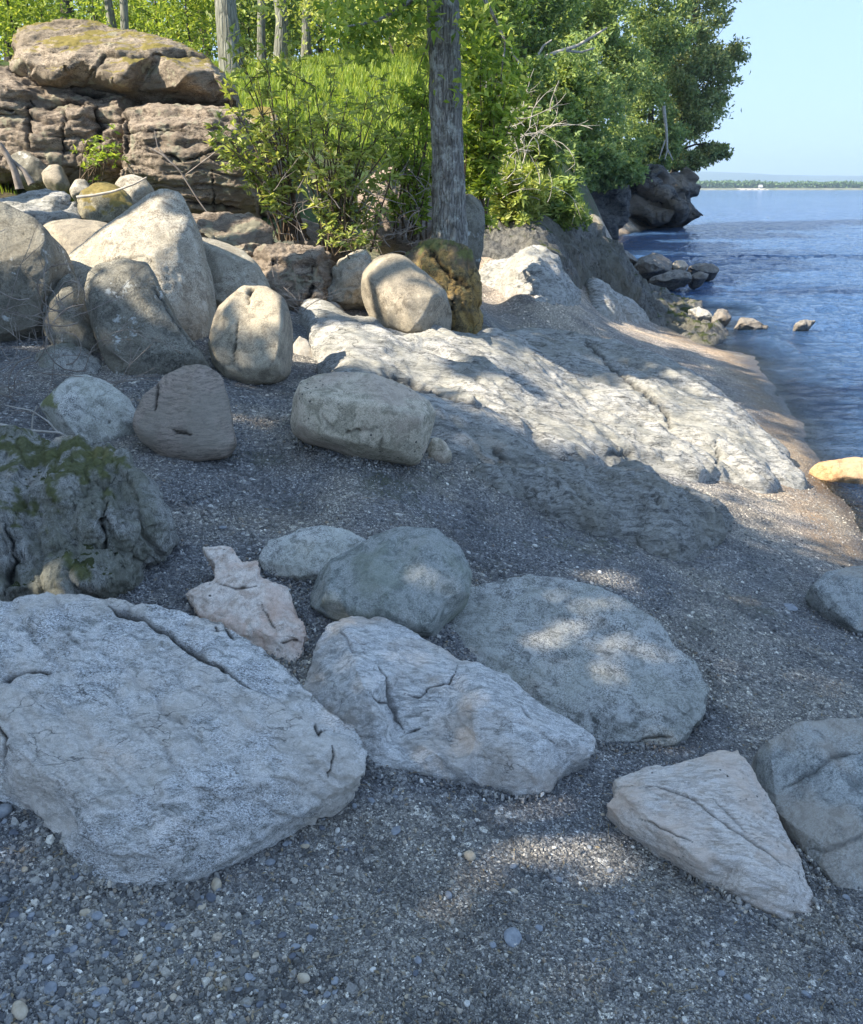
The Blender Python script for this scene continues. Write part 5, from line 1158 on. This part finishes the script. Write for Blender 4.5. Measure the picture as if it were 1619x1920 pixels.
grass("bank_grass", "rough grass and herbs on the rim of the shaded bank", 9000, (.6, 3.0), (11.7, 15), .16, 7, lambda P, r: (terr(P) > 1.75) & (r.uniform(size=len(P)) < .7), lm='shrub')

# ---- bare twigs and branches
def twigs(name, label, n, ubox, vbox, y, seed, r0=.004, ln=(60, 200), bm='twig', group=None, root_px=None):
    r = np.random.default_rng(seed); parts = []; org = None
    for k in range(n):
        u, v = r.uniform(*ubox), r.uniform(*vbox); a = r.uniform(-.4, 3.5); L_ = r.uniform(*ln); cur = r.normal() * .012
        pts = []; yk = y + r.uniform(-.25, .25)
        for q in range(12):
            pts.append(at_y(u, v, yk)); u += math.cos(a) * L_ / 12; v -= math.sin(a) * L_ / 12; a += cur * L_ / 12 + r.normal() * .12; yk += r.normal() * .02
        parts.append(tube(pts, np.linspace(r0, r0 * .35, 12) * r.uniform(.6, 1.4), 4)); org = pts[0] if org is None else org
        for _ in range(2):
            i = int(r.integers(3, 10)); p = np.array(pts[i]); e = p + (np.array(pts[i + 1]) - p) * 3 + r.normal(size=3) * .05
            parts.append(tube([p, (p + e) / 2 + r.normal(size=3) * .01, e], [r0 * .6, r0 * .4, r0 * .2], 4))
    V, F_ = join(parts); o = mesh_obj(name, V, F_, BK[bm], origin=org); tag(o, label, "twigs", group); return o
twigs("dead_brush", "tangle of thin bare twigs in front of the shaded boulders at the left", 46, (-40, 170), (560, 800), 4.35, 3, .0032, (70, 260))
twigs("dead_brush", "few dry twigs standing before the rough broken brown rock", 9, (545, 570), (560, 592), 6.35, 4, .004, (50, 120))
twigs("dead_brush", "grey bare twigs among the bushes on the bank", 60, (900, 1040), (200, 380), 12.0, 5, .006, (40, 130), 'dead')
twigs("dead_brush", "bare twigs and old stems under the centre shrubs", 60, (500, 830), (340, 490), 7.6, 6, .004, (40, 130), 'twig')
branch("fallen_branch", "grey fallen branch lying across the top of the mossy rock at the left", [(-60,790),(0,796),(60,808),(110,812),(135,825),(160,838)], 3.75, .009, .003, forks=[[(60,808),(62,780),(70,760)],[(110,812),(90,790),(60,770),(10,760)]], wob=.01)
branch("leaning_pole", "thin dead pole leaning down the face of the sandstone block", [(283,278),(305,290),(335,318),(352,345),(372,375),(395,405)], 8.0, .009, .006, forks=[[(290,245),(296,275),(318,302)],[(345,330),(385,300),(425,270)]], bm='twig')
branch("thin_stick", "curved thin stick hanging over the yellow mossy rock", [(145,371),(175,368),(210,360),(250,345),(275,332)], 6.9, .012, .006)
branch("old_stump", "broken grey stump standing among grass at the left edge", [(0,268),(12,290),(25,320),(35,355)], 7.6, .018, .035, forks=[[(15,292),(45,320),(60,345)]], bm='twig')
branch("driftwood_stick", "short pale stick lying on gravel under the cracked boulder", [(700,1470),(702,1482),(706,1500),(707,1510)], 2.02, .0018, .001, wob=.004)

# ---- far shore: belt of woodland, pale beach strip and a low white building, small hazy things a kilometre off
def far_wood():
    r = np.random.default_rng(77); P = []
    xs_ = r.uniform(180, 1500, 5200)
    base = 5.0 + 4.5 * np.clip(fbm(np.stack([xs_ * .012, xs_ * 0, xs_ * 0], 1), 4, 5, .6) + .35, 0, 1.3)
    for rep_ in range(7):
        z = 1.5 + base * r.uniform(.1, 1.0, len(xs_)); P.append(np.stack([xs_ + r.normal(size=len(xs_)) * 3, SHORE + 26 + r.uniform(-6, 14, len(xs_)), z], 1))
    P = np.concatenate(P); V, F_ = leaf_geo(P, 2.6, 2.2, .5, None, 78)
    o = mesh_obj("far_shore_woods", V, F_, leaf_mat("far_tree_leaves", [(.05, .10, .03), (.08, .15, .045), (.11, .19, .06), (.15, .22, .08)], .25), smooth=False)
    tag(o, "unbroken belt of woodland along the far shore of the lake", "woods", None, "stuff")
far_wood()
def house(u, w_, h_, d_, lab):
    k = SHORE / F * 1.02; p = at_y(u, 352, SHORE + 12); x = p[0]; y = SHORE + 12; r = empty("far_house", (x, y, 1.8)); tag(r, lab, "house")
    def box(nm, x0, x1, y0, y1, z0, z1, m):
        V = [(a, b_, c) for c in (z0, z1) for (a, b_) in ((x0, y0), (x1, y0), (x1, y1), (x0, y1))]
        mesh_obj(nm, V, [[0, 3, 2, 1], [4, 5, 6, 7], [0, 1, 5, 4], [1, 2, 6, 5], [2, 3, 7, 6], [3, 0, 4, 7]], m, parent=r, origin=(x, y, 1.8), smooth=False)
    box("wall", x - w_ / 2, x + w_ / 2, y, y + d_, 1.2, 1.8 + h_, simple_mat("white_paint", (.5, .5, .48), (.6, .6, .58), 1))
    e = .6; V = [(x - w_ / 2 - e, y - e, 1.82 + h_), (x + w_ / 2 + e, y - e, 1.82 + h_), (x + w_ / 2 + e, y + d_ + e, 1.82 + h_), (x - w_ / 2 - e, y + d_ + e, 1.82 + h_), (x - w_ / 2 - e, y + d_ / 2, 4.4 + h_), (x + w_ / 2 + e, y + d_ / 2, 4.4 + h_)]
    mesh_obj("roof", V, [[0, 1, 5, 4], [2, 3, 4, 5], [0, 4, 3], [1, 2, 5], [0, 3, 2, 1]], simple_mat("pale_roof", (.3, .3, .31), (.4, .4, .41), 1), parent=r, origin=(x, y, 1.8), smooth=False)
house(1427, 2.8, .8, 3, "tiny white house on the far shore across the lake")
bm_ = simple_mat("far_sand", (.38, .34, .28), (.5, .46, .4), .05)
p0 = at_y(1385, 352, SHORE)[0]; p1 = at_y(1440, 352, SHORE)[0]
n9 = 30; xx = np.linspace(p0, p1, n9); V = [(x, SHORE - 4 + 3 * math.sin(i), -.1) for i, x in enumerate(xx)] + [(x, SHORE + 8, 1.6) for x in xx]
fb = mesh_obj("far_shore_sand", np.array(V), grid_faces(2, n9), bm_); tag(fb, "pale strip of sand on the far shore", None, None, "structure")

# ================================================================== GRAVEL AND LOOSE STONES
def chip_mat():
    m, nt, bs = newmat("gravel_chips"); b = NB(nt); g = b.n("ShaderNodeNewGeometry"); r = g.outputs["Random Per Island"]
    col = b.ramp(r, [(0.0, (.08, .083, .09)), (0.3, (.15, .155, .158)), (0.6, (.25, .25, .245)), (0.8, (.36, .35, .335)), (0.9, (.34, .33, .30)), (0.955, (.26, .21, .16)), (0.975, (.62, .60, .55)), (1.0, (.75, .74, .70))])
    tc = b.n("ShaderNodeTexCoord").outputs["Object"]
    col = b.mix(b.ramp(b.noise(tc, 1.1, 4, 0.6, .5), [(0.45, 0.0), (0.6, 0.7)]), col, b.mix(1.0, col, (1.4, 1.3, 1.12), 'MULTIPLY'))
    col = b.mix(b.ramp(b.noise(tc, 2.7, 4, .7, .4), [(0.48, 0.0), (0.62, .75)]), col, b.mix(1.0, col, (.6, .61, .63), 'MULTIPLY'))
    co = b.coords(); col = b.mix(.5, col, b.ramp(b.noise(co, 160, 4), [(.35, .55), (.65, 1.35)]), 'MULTIPLY')
    b.l(col, bs.inputs["Base Color"]); bs.inputs["Roughness"].default_value = .62; bs.inputs["Specular IOR Level"].default_value = .35
    b.l(b.bump(b.noise(co, 220, 4), .4, .002), bs.inputs["Normal"]); return m
M_CHIP = chip_mat()
OUTL = []
def chips(name, label, P, size, seed, flat=.34, lift=0.0):
    r = np.random.default_rng(seed); n = len(P); z = terr(P) + lift
    a0 = r.uniform(0, 6.28, n); K = 6; V = np.empty((n, 12, 3)); 
    ang = np.arange(K)[None] * (2 * np.pi / K) + r.normal(size=(n, K)) * .22
    rad = r.uniform(.6, 1.15, (n, K)) * (size / 2)[:, None]; el = r.uniform(.5, 1.0, n)[:, None]
    x = np.cos(ang) * rad; y = np.sin(ang) * rad * el; th = (size * flat * r.uniform(.5, 1.5, n))[:, None]
    tilt = r.normal(size=(n, 2)) * .28
    def put(sl, xx, yy, zz):
        zz = zz + xx * tilt[:, :1] + yy * tilt[:, 1:]
        c, s_ = np.cos(a0)[:, None], np.sin(a0)[:, None]
        V[:, sl, 0] = P[:, :1] + xx * c - yy * s_; V[:, sl, 1] = P[:, 1:2] + xx * s_ + yy * c; V[:, sl, 2] = z[:, None] + zz
    put(slice(0, 6), x, y, -th * .35 + 0 * x); k = r.uniform(.55, .85, (n, 1)); put(slice(6, 12), x * k, y * k, th * .65 + r.normal(size=(n, K)) * th * .10)
    i = np.arange(n)[:, None] * 12
    sides = np.concatenate([i + np.array([[q, (q + 1) % 6, 6 + (q + 1) % 6, 6 + q]]) for q in range(6)])
    top_ = np.concatenate([i + np.array([[6, 7, 8, 9]]), i + np.array([[6, 9, 10, 11]])])
    o = mesh_obj(name, V.reshape(-1, 3), np.concatenate([sides, top_]), M_CHIP, smooth=False); tag(o, label, "gravel", None, "stuff"); return o
r = np.random.default_rng(11)
def scatter(n, vr, ur=(-40, 1660), w_=None):
    U = r.uniform(*ur, n); Vv = r.uniform(*vr, n); d = rays(np.stack([U, Vv], 1))
    t = (.62 - EYE) / d[:, 2]; P = d[:, :2] * t[:, None]
    for _ in range(2):
        h = terr(P); t = (h - EYE) / d[:, 2]; P = d[:, :2] * t[:, None]
    if w_ is not None: P = P[w_(U, Vv, r)]
    return P
Pa = scatter(42000, (1280, 1960)); n1_ = fbm(np.concatenate([Pa, Pa[:, :1] * 0], 1) * 2.6, 3, 5)
sa = np.clip(np.exp(r.normal(size=len(Pa)) * .42) * .0062, .003, .016)
Pb = scatter(5200, (1480, 1960), (-60, 900), lambda U, Vv, r: r.uniform(size=len(U)) < np.clip(1.15 - U / 620 + (Vv - 1700) / 900, .04, 1)); sb = np.clip(np.exp(r.normal(size=len(Pb)) * .38) * .0145, .008, .032)
Pc = scatter(26000, (880, 1300)); sc2 = np.clip(np.exp(r.normal(size=len(Pc)) * .4) * .0105, .006, .026)
Pd = scatter(1500, (1280, 1960)); sd_ = np.clip(np.exp(r.normal(size=len(Pd)) * .3) * .014, .009, .024)
Pe = scatter(7000, (730, 900), (230, 900)); se = np.clip(np.exp(r.normal(size=len(Pe)) * .4) * .013, .008, .03)
PP = np.concatenate([Pa, Pb, Pc, Pd, Pe]); SS_ = np.concatenate([sa, sb, sc2, sd_, se])
Pf = []; Lf = []
for name_ in NEAR:
    ol = OUTS[name_]; cu, cv = np.mean([p[0] for p in ol]), np.mean([p[1] for p in ol])
    for a, b_ in zip(ol, ol[1:] + ol[:1]):
        mu, mv = (a[0] + b_[0]) / 2 - cu, (a[1] + b_[1]) / 2 - cv; L_ = math.hypot(a[0] - b_[0], a[1] - b_[1])
        if mv < -.25 * abs(mu): continue
        for _ in range(int(L_ * .9)):
            t_ = r.uniform(); k_ = abs(r.normal()) * 9 - 3; nrm = np.array([mu, mv]) / math.hypot(mu, mv)
            u = a[0] + (b_[0] - a[0]) * t_ + nrm[0] * k_; v = a[1] + (b_[1] - a[1]) * t_ + nrm[1] * k_
            if -60 < u < 1680 and v < 1960: Pf.append((u, v)); Lf.append(max(0, 1 - k_ / 14) * .012)
Pf = np.array(Pf); d_ = rays(Pf); t_ = (.6 - EYE) / d_[:, 2]; Pw = d_[:, :2] * t_[:, None]
for _ in range(3):
    h_ = terr(Pw); t_ = (h_ - EYE) / d_[:, 2]; Pw = d_[:, :2] * t_[:, None]
sf = np.clip(np.exp(r.normal(size=len(Pw)) * .4) * .010, .005, .024)
lf = np.concatenate([np.zeros(len(PP)), np.array(Lf)]); PP = np.concatenate([PP, Pw]); SS_ = np.concatenate([SS_, sf])
chips("gravel", "dark grey slate gravel chips covering the beach", PP, SS_, 12, lift=lf)

MP = {'w': simple_mat("white_pebble", (.52, .50, .45), (.72, .69, .62), 60, bump=.3, bd=.004), 't': simple_mat("tan_pebble", (.38, .31, .22), (.58, .50, .38), 50, bump=.3, bd=.004),
      'g': simple_mat("slate_pebble_grey", (.20, .215, .235), (.33, .345, .36), 50, bump=.3, bd=.004), 'd': simple_mat("dark_slate_pebble", (.10, .11, .13), (.17, .18, .20), 50, bump=.3, bd=.004)}
def pebble_mesh(seed, flat):
    ol = []; rr = random.Random(seed); n = 9
    V = []; F_ = []
    for ring, (k, z) in enumerate(((.72, -.5), (1.0, -.12), (.93, .28), (.6, .5))):
        for i in range(n):
            a = i * 2 * math.pi / n; q = rr2[seed % 40][i]
            V.append((math.cos(a) * q * k * .5, math.sin(a) * q * k * .5 * .78, z * flat * (1 + .15 * rr.uniform(-1, 1))))
    for g in range(3):
        for i in range(n): j = (i + 1) % n; F_.append([g * n + i, g * n + j, g * n + n + j, g * n + n + i])
    F_.append(list(range(3 * n, 4 * n))); F_.append(list(range(n - 1, -1, -1)))
    return np.array(V), F_
rr2 = [[random.Random(s_ * 31 + i).uniform(.72, 1.1) for i in range(9)] for s_ in range(40)]
def pebble(name, label, u, v, wpx, mat, seed, flat=.5, group=None):
    p = hit(u, v); k = p[1] * ct - (p[2] - EYE) * st; w_ = wpx * k / F
    V, F_ = pebble_mesh(seed, flat); V = V * w_
    o = mesh_obj(name, V, F_, mat); o.location = (p[0], p[1], p[2] + w_ * flat * .22); o.rotation_euler = (random.Random(seed).uniform(-.2, .2), random.Random(seed + 1).uniform(-.2, .2), random.Random(seed + 2).uniform(0, 6.3))
    b_ = o.modifiers.new("bevel", 'SUBSURF'); b_.levels = 1; b_.render_levels = 1
    tag(o, label, "pebble", group); return o
for k, (u, v, w_, mt_, fl_, lab) in enumerate([
    (407,1668,30,'t',.75,"cream tan pebble lying just below the lower tip of the cracked boulder"), (509,1630,28,'g',.3,"rounded flat blue-grey pebble right of the cream pebble"),
    (398,1696,28,'d',.35,"larger of two dark slate pebbles under the cream pebble"), (376,1700,18,'d',.35,"smaller of two dark slate pebbles under the cream pebble"),
    (162,1722,24,'t',.6,"pinkish tan pebble against a grey one at the left"), (184,1724,30,'g',.35,"grey pebble touching the pinkish tan one at the left"),
    (168,1742,20,'g',.35,"small pale grey pebble under the touching tan and grey pair"), (268,1733,28,'g',.25,"narrow grey slate flake right of the touching pair"),
    (42,1912,46,'t',.6,"largest tan stone at the lower left corner"), (192,1868,36,'g',.2,"angular light grey slate flake at the lower left"), (100,1870,40,'g',.22,"broad light grey slate chip above the corner stone"),
    (95,1812,30,'g',.3,"blue-grey slate chip above the broad light grey one"), (570,1843,32,'t',.55,"cream pebble at the bottom left of centre beside a dry husk"), (536,1908,16,'w',.6,"white pointed pebble at the bottom edge"),
    (880,1618,32,'t',.5,"tan angular pebble in the middle of the gravel"), (862,1608,12,'w',.6,"tiny white pebble against the tan angular one"), (850,1580,13,'w',.7,"little white pebble above the tan angular one"),
    (742,1562,32,'g',.18,"thin dark slate flake above the middle of the gravel"), (962,1772,50,'g',.16,"broad blue-grey slate flake at the lower centre"), (924,1774,22,'g',.3,"grey pebble left of the broad slate flake"),
    (842,1682,22,'g',.5,"round lilac grey pebble below the tan angular one"), (784,1804,22,'g',.35,"triangular grey chip at the lower centre"), (700,1824,16,'w',.4,"pale triangular chip left of the triangular grey one"),
    (876,1893,20,'w',.35,"white flake at the bottom centre"), (1392,1714,26,'t',.2,"flat orange-tan flake below the tan wedge rock"), (1510,1867,20,'g',.3,"light grey pebble at the lower right"), (1098,1772,16,'w',.5,"small pale pebble right of the broad slate flake"),
    (1142,1640,16,'g',.4,"small grey pebble near the sunlit patch of gravel"), (634,1565,15,'w',.6,"white pebble right of the cracked boulder's lower edge"), (696,1504,18,'g',.4,"grey pebble beside the short pale stick"),
    (665,1516,16,'g',.5,"round grey pebble left of the short pale stick"), (350,1668,12,'w',.5,"tiny white pebble under the cracked boulder"), (1480,1143,40,'g',.12,"flat pale slate plate on the gravel left of the small edge boulder"),
    (1003,1029,14,'w',.4,"small white pebble above the flat grey boulder"), (418,995,22,'g',.2,"flat grey chip above the jagged pink rock"), (8,1532,46,'g',.5,"blue-grey stone peeping out under the left end of the cracked boulder"),
    (488,1688,22,'g',.35,"pale grey chip right of the dark slate pair"), (318,1745,24,'g',.3,"grey chip below the left half of the cracked boulder"), (232,1755,30,'g',.22,"long slate flake at the left of the coarse gravel"), (60,1722,18,'g',.4,"light pebble at the far left of the coarse gravel")]):
    pebble("pebble", lab, u, v, w_, MP[mt_], 200 + k, fl_)
src = [pebble("slate_pebble", "flat slate pebble lying loose among the gravel chips", 60 + 70 * k, 1800, 20, MP['gdggdgtd'[k]], 300 + k, .3, "loose slate pebbles on the beach") for k in range(8)]
rp = random.Random(5)
for k in range(150):
    u = rp.uniform(-10, 1630) if k % 3 == 0 else rp.uniform(-10, 640) ** 1.0; v = rp.uniform(1500, 1915) if k % 3 else rp.uniform(1250, 1915)
    p = hit(u, v); c = src[k % 8].copy(); C.objects.link(c); kk = (p[1] * ct - (p[2] - EYE) * st) / F; s_ = rp.uniform(.6, 1.25)
    c.location = (p[0], p[1], p[2] + .002); c.rotation_euler = (rp.uniform(-.25, .25), rp.uniform(-.25, .25), rp.uniform(0, 6.28)); c.scale = (s_,) * 3

# ---- air: thin haze over the lake, closed box round everything, the sky outside it
def haze(density):
    x0, x1, y0, y1, z0, z1 = -3300., 6300., -40., 6200., -6., 160.
    V = [(a, b_, c) for c in (z0, z1) for (a, b_) in ((x0, y0), (x1, y0), (x1, y1), (x0, y1))]
    m = bpy.data.materials.new("haze"); m.use_nodes = True; t = m.node_tree
    for n in list(t.nodes):
        if n.type == 'BSDF_PRINCIPLED': t.nodes.remove(n)
    pv = t.nodes.new("ShaderNodeVolumePrincipled"); pv.inputs["Density"].default_value = density; pv.inputs["Color"].default_value = (.62, .80, 1, 1); pv.inputs["Anisotropy"].default_value = .2
    t.links.new(pv.outputs[0], t.nodes["Material Output"].inputs["Volume"])
    o = mesh_obj("haze", V, [[0, 3, 2, 1], [4, 5, 6, 7], [0, 1, 5, 4], [1, 2, 6, 5], [2, 3, 7, 6], [3, 0, 4, 7]], m, smooth=False); tag(o, "thin blue haze over the lake", "haze", None, "stuff")
    SC.cycles.volume_bounces = 0
haze(2.9e-4)

# ---- dry litter on the gravel: husks, leaf scraps and tiny twigs
def litter():
    P = scatter(900, (900, 1940)); n = len(P); r_ = np.random.default_rng(3); z = terr(P)
    c = np.concatenate([P, z[:, None] + .006], 1)
    V, F_ = leaf_geo(c, .016, .006, 3.0, np.concatenate([r_.normal(size=(n, 2)), np.zeros((n, 1))], 1), 4)
    parts = [(V, F_)]
    for k in range(160):
        a = r_.uniform(0, 6.28); L_ = r_.uniform(.02, .06); p = c[k]; d = np.array([math.cos(a), math.sin(a), 0]) * L_
        parts.append(tube([p, p + d * .5 + r_.normal(size=3) * .003, p + d], [.0011, .0010, .0006], 4))
    V, F_ = join(parts); o = mesh_obj("leaf_litter", V, F_, simple_mat("dry_litter", (.16, .12, .07), (.42, .34, .22), 40), smooth=False); tag(o, "scattered dry leaf scraps and twig bits on the gravel", "litter", None, "stuff")
litter()
